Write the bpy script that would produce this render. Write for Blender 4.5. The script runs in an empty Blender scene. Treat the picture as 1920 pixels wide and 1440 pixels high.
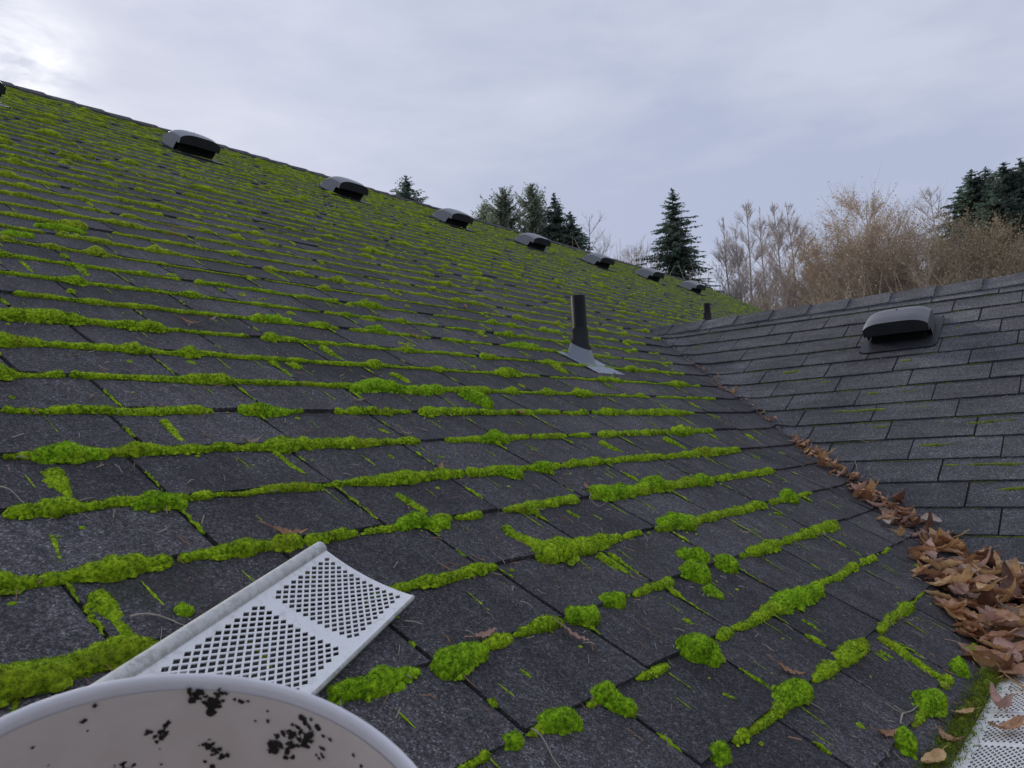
import bpy, math, random
import numpy as np
from mathutils import Vector, Matrix
R_ = math.radians
random.seed(7); rng = np.random.default_rng(7)
scene = bpy.context.scene
COL = scene.collection

# ------------------------------------------------------------------ camera
FPX = 1539.317
YAW, EL, ROLL = R_(37.6377), R_(4.5348), R_(-3.1011)
Fw = np.array([math.cos(YAW)*math.cos(EL), math.sin(YAW)*math.cos(EL), math.sin(EL)])
_r = np.cross(Fw, [0, 0, 1]); _r /= np.linalg.norm(_r); _u = np.cross(_r, Fw)
CR = math.cos(ROLL)*_r + math.sin(ROLL)*_u
CU = -math.sin(ROLL)*_r + math.cos(ROLL)*_u
cd = bpy.data.cameras.new("camera"); cam = bpy.data.objects.new("camera", cd); COL.objects.link(cam)
cd.sensor_width = 36; cd.lens = 36*FPX/1920; cd.clip_start = .02; cd.clip_end = 3000
cd.dof.use_dof = True; cd.dof.focus_distance = 1.7; cd.dof.aperture_fstop = 20
cam.matrix_world = Matrix([[CR[0], CU[0], -Fw[0], 0], [CR[1], CU[1], -Fw[1], 0], [CR[2], CU[2], -Fw[2], 0], [0, 0, 0, 1]])
scene.camera = cam

# ------------------------------------------------------------------ sky, sun, exposure
SUN_AZ, SUN_EL = R_(69), R_(24)
SUN = Vector((math.cos(SUN_AZ)*math.cos(SUN_EL), math.sin(SUN_AZ)*math.cos(SUN_EL), math.sin(SUN_EL)))
w = bpy.data.worlds.new("World"); scene.world = w; w.use_nodes = True
nt = w.node_tree; nt.nodes.clear()
def N(t, **k):
    n = nt.nodes.new(t)
    for a, b in k.items(): setattr(n, a, b)
    return n
def link(a, b): nt.links.new(a, b)
out = N('ShaderNodeOutputWorld'); bg = N('ShaderNodeBackground'); link(bg.outputs[0], out.inputs[0])
sky = N('ShaderNodeTexSky', sky_type='NISHITA', sun_disc=False, sun_elevation=SUN_EL, sun_rotation=R_(90)-SUN_AZ)
bg.inputs['Strength'].default_value = 0.1
tc = N('ShaderNodeTexCoord')
mp = N('ShaderNodeMapping'); mp.inputs['Scale'].default_value = (1, 1, 3.2); mp.inputs['Rotation'].default_value = (0.1, 0.15, 0.4)
link(tc.outputs['Generated'], mp.inputs[0])
def noise(scale, det, dist=0.0, rough=.5):
    n = N('ShaderNodeTexNoise'); n.inputs['Scale'].default_value = scale; n.inputs['Detail'].default_value = det
    n.inputs['Roughness'].default_value = rough; n.inputs['Distortion'].default_value = dist; link(mp.outputs[0], n.inputs['Vector']); return n
n1 = noise(2.3, 6, .3, .52); n2 = noise(6, 6, .4, .6)
def math_(op, a, b=None, c=None):
    m = N('ShaderNodeMath', operation=op)
    for i, v in enumerate((a, b, c)):
        if v is None: continue
        if isinstance(v, (int, float)): m.inputs[i].default_value = v
        else: link(v, m.inputs[i])
    return m.outputs[0]
cl = math_('ADD', math_('MULTIPLY', n1.outputs['Fac'], .78), math_('MULTIPLY', n2.outputs['Fac'], .22))
ramp = N('ShaderNodeValToRGB'); link(cl, ramp.inputs[0])
ramp.color_ramp.elements[0].position = .40; ramp.color_ramp.elements[0].color = (3.45, 3.85, 5.1, 1)
ramp.color_ramp.elements[1].position = .60; ramp.color_ramp.elements[1].color = (4.55, 4.85, 5.9, 1)
dt = N('ShaderNodeVectorMath', operation='DOT_PRODUCT'); link(tc.outputs['Generated'], dt.inputs[0]); dt.inputs[1].default_value = SUN
dpos = math_('MAXIMUM', dt.outputs['Value'], 0.0)
wide = math_('MULTIPLY', math_('POWER', dpos, 7.0), .8)
tight = math_('MULTIPLY', math_('POWER', dpos, 800.0), math_('MULTIPLY', math_('MAXIMUM', math_('SUBTRACT', n2.outputs['Fac'], .36), 0.0), 24.0))
glow = math_('ADD', wide, tight)
gc = N('ShaderNodeCombineXYZ'); link(glow, gc.inputs[0]); link(math_('MULTIPLY', glow, .93), gc.inputs[1]); link(math_('MULTIPLY', glow, .78), gc.inputs[2])
add = N('ShaderNodeVectorMath', operation='ADD'); link(ramp.outputs[0], add.inputs[0]); link(gc.outputs[0], add.inputs[1])
mix = N('ShaderNodeMix', data_type='RGBA'); mix.inputs[0].default_value = .975
link(sky.outputs[0], mix.inputs[6]); link(add.outputs[0], mix.inputs[7]); link(mix.outputs[2], bg.inputs['Color'])
sl = bpy.data.lights.new("sun", 'SUN'); sun = bpy.data.objects.new("sun", sl); COL.objects.link(sun)
sl.energy = 2.3; sl.angle = R_(12); sl.color = (1, .95, .86); sun.location = (20, 40, 30)
sun.rotation_euler = (-SUN).to_track_quat('-Z', 'Y').to_euler()
vs = scene.view_settings; vs.view_transform = 'Standard'; vs.look = 'None'; vs.gamma = 1; vs.exposure = 0.38

# ------------------------------------------------------------------ roof geometry constants (camera at the origin)
e = .143; TH = R_(29.31); ST, CT, TT = math.sin(TH), math.cos(TH), math.tan(TH)
H = 4.003*e; S0 = .4984
nM = np.array([0, -ST, CT]); upM = np.array([0, CT, ST])
nW = np.array([-ST, 0, CT]); upW = np.array([CT, 0, ST])
WX, WZ = 31.341*e, 4.690*e
XEND = 12.9; XSTART = -3.0; NR = 43.3; KE = -0.55
GROUND = -3.4
def mainP(u, k, h=0.0):                          # course coordinate k on the main slope
    return -H*nM + np.array([u, 0, 0]) + upM*((S0+k)*e) + nM*h
def zm(y): return (y - 0)*TT - H/CT
def ray(px, py): return ((px-960)/FPX)*CR + ((720-py)/FPX)*CU + Fw
def on_main(px, py, h=0.0):
    d = ray(px, py); return d*((h-H)/(d@nM))
def on_wing(px, py, h=0.0):
    d = ray(px, py); return d*((nW@np.array([WX, 0, WZ])+h)/(d@nW))
def uk(p): return p[0], (p@upM)/e - S0
def fillet(V, wdt=.05):
    V = np.asarray(V, float); a = V[:, 1]*TT - H/CT; b = WZ - np.abs(V[:, 0]-WX)*TT
    h = np.maximum(wdt-np.abs(a-b), 0)/wdt; V = V.copy(); V[:, 2] += h*h*wdt/4; return V

# ------------------------------------------------------------------ helpers
def hash3(i, j, k):
    n = (i*73856093) ^ (j*19349663) ^ (k*83492791)
    n = (n ^ (n >> 13))*1274126177; n = n & 0x7fffffff
    return ((n ^ (n >> 16)) & 0xffff)/65535.0
def vnoise(P, scale):
    Q = np.asarray(P)*scale; I = np.floor(Q).astype(np.int64); Fq = Q-I; Fq = Fq*Fq*(3-2*Fq); r = 0
    for dx in (0, 1):
        for dy in (0, 1):
            for dz in (0, 1):
                wgt = (Fq[:, 0] if dx else 1-Fq[:, 0])*(Fq[:, 1] if dy else 1-Fq[:, 1])*(Fq[:, 2] if dz else 1-Fq[:, 2])
                r = r + wgt*hash3(I[:, 0]+dx, I[:, 1]+dy, I[:, 2]+dz)
    return r*2-1
class MB:
    def __init__(s): s.v = []; s.f = []; s.n = 0; s.t = []; s.tone = 0.5
    def add(s, V, F, tone=None):
        V = np.asarray(V, float).reshape(-1, 3); o = s.n
        s.v.append(V); s.n += len(V)
        if isinstance(F, np.ndarray): F = (F+o).tolist()
        else: F = [[i+o for i in q] for q in F]
        s.f.extend(F); s.t.extend([s.tone if tone is None else tone]*len(F))
    def quadgrid(s, G, tone=None, close=False):
        G = np.asarray(G, float); a, b = G.shape[:2]
        idx = np.arange(a*b).reshape(a, b)
        if close: idx = np.concatenate([idx, idx[:, :1]], 1)
        q = np.stack([idx[:-1, :-1], idx[1:, :-1], idx[1:, 1:], idx[:-1, 1:]], -1).reshape(-1, 4)
        s.add(G.reshape(-1, 3), q, tone)
    def box(s, lo, hi, M=None, tone=None):
        x0, y0, z0 = lo; x1, y1, z1 = hi
        V = np.array([(x0,y0,z0),(x1,y0,z0),(x1,y1,z0),(x0,y1,z0),(x0,y0,z1),(x1,y0,z1),(x1,y1,z1),(x0,y1,z1)], float)
        if M is not None: V = M(V)
        s.add(V, [(0,3,2,1),(4,5,6,7),(0,1,5,4),(1,2,6,5),(2,3,7,6),(3,0,4,7)], tone)
    def tube(s, P, r, n=5, tone=None):
        P = np.asarray(P, float); r = np.broadcast_to(r, len(P)); m = len(P)
        T = np.gradient(P, axis=0); T /= np.linalg.norm(T, axis=1)[:, None]+1e-12
        ref = np.array([0.31, .21, .93]) if abs(T[0] @ np.array([0.31, .21, .93])) < .9 else np.array([1., 0, 0])
        A = np.cross(T, ref); A /= np.linalg.norm(A, axis=1)[:, None]+1e-12; B = np.cross(T, A)
        th = np.arange(n)*2*math.pi/n
        G = P[:, None] + r[:, None, None]*(np.cos(th)[None, :, None]*A[:, None] + np.sin(th)[None, :, None]*B[:, None])
        s.quadgrid(G, tone, close=True)
    def build(s, name, mat, parent=None, smooth=True, tone=False):
        me = bpy.data.meshes.new(name)
        V = np.concatenate(s.v) if s.v else np.zeros((0, 3))
        if parent is not None:
            V = V - np.array(parent.location)
        me.from_pydata(V.tolist(), [], s.f); me.materials.append(mat)
        me.polygons.foreach_set('use_smooth', [smooth]*len(me.polygons))
        if tone:
            at = me.attributes.new('tone', 'FLOAT', 'FACE'); at.data.foreach_set('value', s.t)
        me.update()
        o = bpy.data.objects.new(name, me); COL.objects.link(o)
        if parent is not None: o.parent = parent
        return o
def tag(o, label=None, cat=None, group=None, kind=None):
    if label: o['label'] = label
    if cat: o['category'] = cat
    if group: o['group'] = group
    if kind: o['kind'] = kind
    return o
def empty(name, loc, label=None, cat=None, group=None):
    o = bpy.data.objects.new(name, None); COL.objects.link(o); o.location = loc; o.empty_display_size = .1
    return tag(o, label, cat, group)

# ------------------------------------------------------------------ materials
class MT:
    def __init__(s, name, rough=.7, base=(.5, .5, .5), spec=.4):
        s.m = bpy.data.materials.new(name); s.m.use_nodes = True; s.t = s.m.node_tree; s.b = s.t.nodes['Principled BSDF']
        s.b.inputs['Roughness'].default_value = rough; s.b.inputs['Base Color'].default_value = (*base, 1)
        s.b.inputs['Specular IOR Level'].default_value = spec
    def n(s, t, **k):
        q = s.t.nodes.new(t)
        for a, b in k.items():
            if a.startswith('i_'): q.inputs[a[2:].replace('_', ' ')].default_value = b
            else: setattr(q, a, b)
        return q
    def l(s, a, b): s.t.links.new(a, b)
    def obj(s, scale=None):
        if not hasattr(s, 'tc'): s.tc = s.n('ShaderNodeTexCoord')
        if scale is None: return s.tc.outputs['Object']
        m = s.n('ShaderNodeMapping'); m.inputs['Scale'].default_value = scale; s.l(s.tc.outputs['Object'], m.inputs[0]); return m.outputs[0]
    def noise(s, scale, det=3, rough=.5, vec=None, dist=0):
        q = s.n('ShaderNodeTexNoise', i_Scale=scale, i_Detail=det, i_Roughness=rough, i_Distortion=dist); s.l(vec or s.obj(), q.inputs['Vector']); return q.outputs['Fac']
    def ramp(s, fac, stops, const=False):
        q = s.n('ShaderNodeValToRGB'); s.l(fac, q.inputs[0]); cr = q.color_ramp
        if const: cr.interpolation = 'CONSTANT'
        while len(cr.elements) < len(stops): cr.elements.new(.5)
        for el, (p, c) in zip(cr.elements, stops):
            el.position = p; el.color = (*c, 1) if len(c) == 3 else c
        return q.outputs[0]
    def mixc(s, a, b, fac, mode='MIX'):
        q = s.n('ShaderNodeMix', data_type='RGBA', blend_type=mode)
        for i, v in ((0, fac), (6, a), (7, b)):
            if isinstance(v, (int, float)): q.inputs[i].default_value = v
            elif isinstance(v, tuple): q.inputs[i].default_value = (*v, 1)
            else: s.l(v, q.inputs[i])
        return q.outputs[2]
    def bump(s, h, strength, dist):
        q = s.n('ShaderNodeBump', i_Strength=strength, i_Distance=dist); s.l(h, q.inputs['Height']); s.l(q.outputs[0], s.b.inputs['Normal'])
    def color(s, c): s.l(c, s.b.inputs['Base Color'])
G3 = lambda v: (v, v, v)

def shingle_mat(name, tint, stain):
    m = MT(name, .86, spec=.35)
    vo = m.n('ShaderNodeTexVoronoi', i_Scale=600.0); m.l(m.obj(), vo.inputs['Vector'])
    sep = m.n('ShaderNodeSeparateColor'); m.l(vo.outputs['Color'], sep.inputs[0])
    t = lambda v: (v*tint[0], v*tint[1], v*tint[2])
    gran = m.ramp(sep.outputs[0], [(0, t(.034)), (.45, t(.054)), (.72, t(.085)), (.92, t(.12)), (1, t(.21))])
    vo2 = m.n('ShaderNodeTexVoronoi', i_Scale=240.0); m.l(m.obj(), vo2.inputs['Vector'])
    sep2 = m.n('ShaderNodeSeparateColor'); m.l(vo2.outputs['Color'], sep2.inputs[0])
    streak = m.ramp(m.noise(1.0, 4, .6, m.obj((26, 5, 5))), [(.35, G3(.82)), (.65, G3(1.18))])
    gran = m.mixc(gran, streak, 1.0, 'MULTIPLY')
    gran = m.mixc(gran, m.ramp(sep2.outputs[1], [(0, G3(.6)), (.6, G3(1.0)), (1, G3(1.55))]), 1.0, 'MULTIPLY')
    at = m.n('ShaderNodeAttribute', attribute_name='tone')
    tone = m.ramp(at.outputs['Fac'], [(0, G3(.66)), (.5, G3(1.0)), (1, G3(1.42))])
    c = m.mixc(gran, tone, 1.0, 'MULTIPLY')
    big = m.ramp(m.noise(3.2, 5, .6), [(.35, G3(.72)), (.65, G3(1.22))])
    c = m.mixc(c, big, 1.0, 'MULTIPLY')
    st = m.ramp(m.noise(14, 6, .65), [(.52, G3(0)), (.72, G3(1))])
    c = m.mixc(c, stain, m.mixc((0, 0, 0), (.45, .45, .45), st))
    alg = m.ramp(m.noise(6.5, 6, .7, dist=.4), [(.56, G3(0)), (.74, G3(1))])
    c = m.mixc(c, (.035, .045, .016), m.mixc((0, 0, 0), (.5, .5, .5), alg))
    lich = m.ramp(m.noise(75, 3, .6), [(.69, G3(0)), (.73, G3(1))])
    c = m.mixc(c, (.16, .18, .15), m.mixc((0, 0, 0), (.55, .55, .55), lich))
    m.color(c); m.bump(sep.outputs[2], .55, .0022)
    return m.m
M_MAIN = shingle_mat('shingle_main', (1.02, .95, 1.0), (.046, .037, .032))
M_WING = shingle_mat('shingle_wing_lit', (1.34, 1.32, 1.42), (.075, .07, .068))  # same shingle, lighter: the wing's brighter light is put into its colour
def dark_mat():
    m = MT('underlay', .95); m.color(m.ramp(m.noise(60, 3), [(.3, G3(.010)), (.7, (.022, .020, .016))])); return m.m
M_DARK = dark_mat()

def moss_mat(name, c0, c1, c2, rust=False):
    m = MT(name, .85, spec=.15)
    a = m.noise(26, 4, .6); b = m.noise(190, 3, .6)
    f = m.n('ShaderNodeMath', operation='MULTIPLY_ADD'); m.l(b, f.inputs[0]); f.inputs[1].default_value = .75
    g = m.n('ShaderNodeMath', operation='MULTIPLY'); m.l(a, g.inputs[0]); g.inputs[1].default_value = .42; m.l(g.outputs[0], f.inputs[2])
    c = m.ramp(f.outputs[0], [(.44, c0), (.585, c1), (.76, c2)])
    br = m.ramp(m.noise(9, 3, .5), [(.58, G3(0)), (.72, G3(1))])
    c = m.mixc(c, (c1[0]*1.0, c1[1]*.62, c1[2]*1.6), m.mixc((0, 0, 0), (.6, .6, .6), br))
    if rust:
        ru = m.ramp(m.noise(5.5, 5, .7), [(.60, G3(0)), (.70, G3(1))])
        c = m.mixc(c, (.30, .20, .05), m.mixc((0, 0, 0), G3(.65), ru))
    m.color(c)
    m.bump(b, .75, .004)
    m.b.inputs['Sheen Weight'].default_value = .35; m.b.inputs['Sheen Roughness'].default_value = .5
    m.b.inputs['Sheen Tint'].default_value = (.75, .9, .15, 1)
    tr = m.n('ShaderNodeBsdfTranslucent'); m.l(c, tr.inputs[0]); mx = m.n('ShaderNodeMixShader'); mx.inputs[0].default_value = .12
    m.l(m.b.outputs[0], mx.inputs[1]); m.l(tr.outputs[0], mx.inputs[2]); m.l(mx.outputs[0], m.t.nodes['Material Output'].inputs[0])
    return m.m
M_MOSS = moss_mat('moss_bright', (.075, .13, .006), (.25, .41, .010), (.55, .72, .022))
M_CUSH = moss_mat('moss_cushion_green', (.08, .155, .006), (.235, .45, .010), (.48, .73, .022))
M_OLD = moss_mat('moss_olive', (.05, .065, .010), (.13, .18, .016), (.27, .33, .03))
M_FAR = moss_mat('moss_far', (.065, .09, .012), (.25, .35, .014), (.56, .66, .03), True)

def plain(name, base, rough=.6, var=.25, scale=20, spec=.4, metal=0):
    m = MT(name, rough, spec=spec)
    m.color(m.ramp(m.noise(scale, 4, .6), [(.3, tuple(x*(1-var) for x in base)), (.7, tuple(min(1, x*(1+var)) for x in base))]))
    m.b.inputs['Metallic'].default_value = metal
    return m.m
def speckled(name, base, dirt, rough=.35, lo=.58, hi=.66, scale=60, amount=.7, spec=.4):
    m = MT(name, rough, spec=spec)
    d = m.ramp(m.noise(scale, 5, .7), [(lo, G3(0)), (hi, G3(1))])
    big = m.ramp(m.noise(scale*.12, 4, .6), [(.4, G3(.25)), (.7, G3(1))])
    c = m.mixc(base, dirt, m.mixc((0, 0, 0), G3(amount), m.mixc(d, big, 1.0, 'MULTIPLY')))
    m.color(c); return m.m
M_GUARD = speckled('guard_white', (.84, .84, .82), (.22, .20, .14), .35, .50, .66, 85, .5)
M_GUARDB = speckled('guard_bead', (.60, .60, .56), (.12, .12, .09), .5, .42, .58, 95, .6)
M_BUCKET = speckled('bucket_plastic', (.68, .60, .54), (.36, .26, .19), .42, .42, .72, 10, .6)
M_RIM = plain('bucket_rim', (.74, .72, .74), .35, .05)
M_MUD = plain('mud', (.018, .015, .010), .8, .5, 80)
M_ABS = plain('black_plastic_pipe', (.008, .008, .010), .6, .2, 12, .2)
M_ABSF = plain('flange_black', (.035, .035, .04), .5, .2, 12, .3)
M_RUB = plain('rubber_boot', (.02, .02, .023), .6, .2, 20, .25)
M_LEAD = speckled('flashing_metal', (.22, .25, .29), (.34, .31, .2), .42, .5, .7, 9, .5)
M_VENT = speckled('vent_plastic', (.12, .116, .128), (.16, .16, .16), .38, .5, .68, 18, .55, .5)
M_VENTL = speckled('vent_sky_pale', (.24, .25, .27), (.34, .37, .36), .45, .4, .6, 12, .6, .5)  # paler vent plastic, sky reflection on the ridge hoods put into the colour
M_VDARK = plain('vent_mesh', (.006, .006, .006), .8)
M_GUT = plain('gutter_white', (.55, .55, .54), .45, .15, 8)
M_WALL = plain('siding', (.42, .40, .36), .8, .1, 3)
def needle(name, base):
    m = MT(name, .8, spec=.2); c = m.ramp(m.noise(1.6, 4, .6), [(.3, tuple(x*.65 for x in base)), (.7, tuple(x*1.35 for x in base))]); m.color(c)
    tr = m.n('ShaderNodeBsdfTranslucent'); m.l(c, tr.inputs[0]); mx = m.n('ShaderNodeMixShader'); mx.inputs[0].default_value = .45
    m.l(m.b.outputs[0], mx.inputs[1]); m.l(tr.outputs[0], mx.inputs[2]); m.l(mx.outputs[0], m.t.nodes['Material Output'].inputs[0]); return m.m
M_BARK = plain('bark_grey', (.28, .24, .21), .9, .3, 6)  # bark, twig and needle colours lightened to stand in for distance haze
M_BARKL = plain('bark_pale', (.46, .42, .40), .9, .3, 6)
M_TWIG = plain('twigs_brown', (.44, .35, .26), .9, .3, 4)
M_TWIGR = plain('twigs_pinkish', (.50, .43, .40), .9, .25, 4)
M_TWIGT = plain('twigs_tan', (.54, .43, .33), .9, .3, 4)
M_FOLT = plain('tan_leaves', (.62, .46, .29), .8, .4, 2)
M_FOLB = plain('brown_leaves', (.42, .33, .20), .8, .4, 2)
M_CON = needle('fir_needles', (.16, .215, .17))
M_COND = needle('fir_needles_dark', (.125, .17, .135))
M_CONG = needle('cedar_needles', (.26, .30, .22))
M_GRASS = plain('grass_ground', (.05, .075, .03), .95, .3, .4)
M_STEM = plain('dry_stem', (.34, .29, .23), .7, .3, 60)
M_NEED = plain('dry_needles', (.30, .17, .10), .7, .5, 25)
def leaf_mat(name, c0, c1, c2):
    m = MT(name, .5, spec=.45)
    c = m.ramp(m.noise(38, 5, .65), [(.3, c0), (.52, c1), (.75, c2)])
    m.color(c); m.bump(m.noise(90, 3), .5, .003)
    tr = m.n('ShaderNodeBsdfTranslucent'); m.l(c, tr.inputs[0])
    mx = m.n('ShaderNodeMixShader'); mx.inputs[0].default_value = .22
    m.l(m.b.outputs[0], mx.inputs[1]); m.l(tr.outputs[0], mx.inputs[2]); m.l(mx.outputs[0], m.t.nodes['Material Output'].inputs[0])
    return m.m
LEAFM = [leaf_mat('leaf_brown', (.26, .12, .06), (.52, .28, .15), (.66, .41, .25)),
         leaf_mat('leaf_pinkish', (.36, .20, .15), (.58, .36, .28), (.70, .48, .39)),
         leaf_mat('leaf_tan', (.42, .23, .09), (.72, .45, .21), (.80, .57, .32)),
         leaf_mat('leaf_dark', (.09, .04, .028), (.20, .10, .065), (.32, .17, .11)),
         leaf_mat('leaf_pale', (.34, .26, .20), (.50, .38, .30), (.62, .50, .42))]

# ------------------------------------------------------------------ ground
g = MB(); g.quadgrid([[(-400, -400, GROUND), (-400, 900, GROUND)], [(900, -400, GROUND), (900, 900, GROUND)]])
tag(g.build('ground', M_GRASS), 'grassy ground below the house', 'ground', kind='structure')

# ------------------------------------------------------------------ the house: roof, walls, gutters
house = empty('house', (6, 3, GROUND), 'house with moss covered dark asphalt shingle roof and a cross gable wing', 'house')
TAB = .285; TK = .0065
GAPU = {1: 1.213, 2: .753, 3: 1.014, 4: 1.27, 5: .619, 6: 1.755, 7: .647}
ROWG = {}
def row_gaps(k, x0, x1, seedadd=0):
    r = random.Random(k*31+seedadd)
    if seedadd == 0 and k in GAPU: off = GAPU[k]
    else: off = (k % 2)*TAB/2 + (k*.047) % TAB + r.uniform(-.02, .02)
    a = off - TAB*math.ceil((off-x0)/TAB); g = []
    while a < x1: g.append(a + r.uniform(-.006, .006)); a += TAB
    return [q for q in g if q > x0]
def valley_x(z):                                # x of the front valley at height z
    return WX - (WZ-z)/TT
def slab(mb, base, P, rows, near):
    """one slope; P(u, k, h) -> point, base(k) list of (lo, hi) spans as functions of k; rows of tabs with a real butt edge"""
    for k in rows:
        ka = max(k, base['k0']); kb = min(k+1.0, base['k1'])
        if kb <= ka: continue
        for si, (lo, hi) in enumerate(base['spans'](k)):
            kk = np.array([ka, (ka+kb)/2, kb+.04])
            lo3 = [lo(q) for q in kk]; hi3 = [hi(q) for q in kk]
            L, Hh = min(lo3), max(hi3)
            if Hh-L < .02: continue
            gaps = row_gaps(k, L, Hh, base['seed']); ed = [L]+gaps+[Hh]
            ROWG.setdefault((base['seed'], k), []).extend(gaps)
            # backing strip
            n = max(2, int((Hh-L)/.045)) if (Hh-L) < 30 else 2
            us = np.linspace(0, 1, n)
            G = np.array([[P(lo3[j]+(hi3[j]-lo3[j])*t, kk[j], (TK*.22 if j == 0 else -.0005)) for j in range(3)] for t in us])
            base['back'].quadgrid(G)
            for i in range(len(ed)-1):
                gw = base.get('gw', .0028) + .002*random.random()
                a, b = ed[i]+gw, ed[i+1]-gw
                if b-a < .01: continue
                cx = (a+b)/2; nn = 7 if near(cx, k) else 3
                if base['nearv'](a, b, k): nn = 15
                tone = min(1, max(0, random.gauss(.5, base.get('tv', .17))))
                dk = random.gauss(0, .012); tilt = random.gauss(0, .010); lift = abs(random.gauss(0, .0012)); th = TK*random.uniform(.85, 1.15)
                top = []; low = []
                for t in np.linspace(0, 1, nn):
                    u0 = a+(b-a)*t; cu = [min(max(u0, lo3[j]+.001), hi3[j]-.001) for j in range(3)]
                    jit = dk + tilt*(t-.5) + (random.gauss(0, .006) if 3 < nn < 12 else 0)
                    kq = [ka+jit*(1 if k > base['k0'] else 0), kk[1], kk[2]]
                    hq = [th+lift+random.gauss(0, .0003), th*.55, .0006]
                    top.append([P(cu[j], kq[j], hq[j]) for j in range(3)])
                    low.append([P(cu[j], kq[j], -.002) for j in range(3)])
                top = np.array(top); low = np.array(low)
                mb.quadgrid(top[:, ::-1], tone)
                mb.quadgrid(np.stack([low[:, 0], top[:, 0]], 1)[::-1], tone*.8)
                mb.quadgrid(np.stack([low[0], top[0]], 1), tone*.8)
                mb.quadgrid(np.stack([low[-1], top[-1]], 1)[::-1], tone*.8)
back = MB()
def spans_main(k):
    z = mainP(0, k)[2]
    if z > WZ-.01: return [(lambda q: XSTART, lambda q: XEND)]
    def zf(q): return min(mainP(0, q)[2], WZ)
    return [(lambda q: XSTART, lambda q: WX-(WZ-zf(q))/TT+.03), (lambda q: WX+(WZ-zf(q))/TT-.03, lambda q: XEND)]
mb = MB()
slab(mb, dict(k0=KE, k1=NR, spans=spans_main, seed=0, back=back, nearv=lambda a, b, k: mainP(0, k)[2] < WZ+.05 and min(abs(q-(WX-(WZ-min(WZ, mainP(0, k)[2]))/TT)) for q in (a, b, (a+b)/2)) < .42), mainP, range(-1, 44), lambda u, k: u < 3.5 and k < 14)
mb.v = [fillet(v) for v in mb.v]; back.v = [fillet(v) for v in back.v]
mb.build('roof_slope', M_MAIN, house, smooth=False, tone=True)
back.build('roof_deck', M_DARK, house, smooth=False)
# wing, facing us
YW = -7.0
k0z = mainP(0, 7)[2]
def wingP(v, k, h=0.0):                          # v runs along -Y so that "lo..hi" increase
    z = k0z + k*e*ST; x = WX-(WZ-z)/TT
    return np.array([x, -v, z]) + nW*h
KW0 = (mainP(0, KE)[2]-k0z)/(e*ST); KW1 = (WZ-k0z)/(e*ST)
def yv(z): return (z+H/CT)/TT
mb = MB(); back = MB()
slab(mb, dict(k0=KW0, k1=KW1, spans=lambda k: [(lambda q: -yv(k0z+q*e*ST)-.03, lambda q: -YW)], seed=500, tv=.08, gw=.0018, back=back, nearv=lambda a, b, k: min(a, b) < -yv(k0z+k*e*ST)+.4), wingP, range(-8, 11), lambda u, k: u < 0.5)
mb.v = [fillet(v)+np.array([-.001, 0, .0016]) for v in mb.v]; back.v = [fillet(v)+np.array([-.001, 0, .0012]) for v in back.v]
# the wing's slabs lap over the main ones along the valley
mb.build('wing_roof_slope', M_WING, house, smooth=False, tone=True)
back.build('wing_roof_deck', M_DARK, house, smooth=False)
# rear slopes (seen only from elsewhere)
ridgeP = mainP(0, NR); RY, RZ = ridgeP[1], ridgeP[2]
mb = MB()
mb.quadgrid([[(XSTART, RY, RZ), (XEND, RY, RZ)], [(XSTART, RY+6.5, RZ-6.5*TT), (XEND, RY+6.5, RZ-6.5*TT)]])
ze = mainP(0, KE)[2]; xb = WX+(WZ-ze)/TT
mb.quadgrid([[(WX, YW, WZ), (xb, YW, ze)], [(WX, yv(WZ), WZ), (xb, yv(ze), ze)]])
mb.build('rear_roof_slope', M_MAIN, house, smooth=False, tone=True)
# ridge caps
mb = MB()
def cap(A, B, d1, d2, wd, n1_, n2_):             # folded plate from A (low end, lifted) to B
    th = .006
    top = [[A+d1*wd+n1_*.018, A+np.array([0, 0, .026]), A+d2*wd+n2_*.018],
           [B+d1*wd+n1_*.011, B+np.array([0, 0, .016]), B+d2*wd+n2_*.011]]
    top = np.array(top); t = min(1, max(0, random.gauss(.5, .2)))
    mb.quadgrid(top[::-1], t)
    low = top[0]-np.array([0, 0, .009])
    mb.quadgrid(np.array([low, top[0]]), t)
    for c in (0, 2):
        mb.quadgrid(np.array([[top[0, c], top[1, c]], [top[0, c]-[0, 0, .02], top[1, c]-[0, 0, .02]]]), t)
nW2 = np.array([ST, 0, CT])
y = yv(WZ)+.05
while y > YW:
    yy = y-.205
    cap(np.array([WX, yy, WZ]), np.array([WX, y+.02, WZ]), -upW, np.array([CT, 0, -ST]), .115, nW, nW2); y = yy
mb.build('wing_ridge_cap', M_WING, house, smooth=False, tone=True)
mb = MB(); x = XSTART
nM2 = np.array([0, ST, CT])
while x < XEND-.1:
    xx = x+.2
    cap(np.array([xx, RY, RZ]), np.array([x-.02, RY, RZ]), -upM, np.array([0, CT, -ST]), .12, nM, nM2); x = xx
mb.build('ridge_cap', M_MAIN, house, smooth=False, tone=True)
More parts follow.
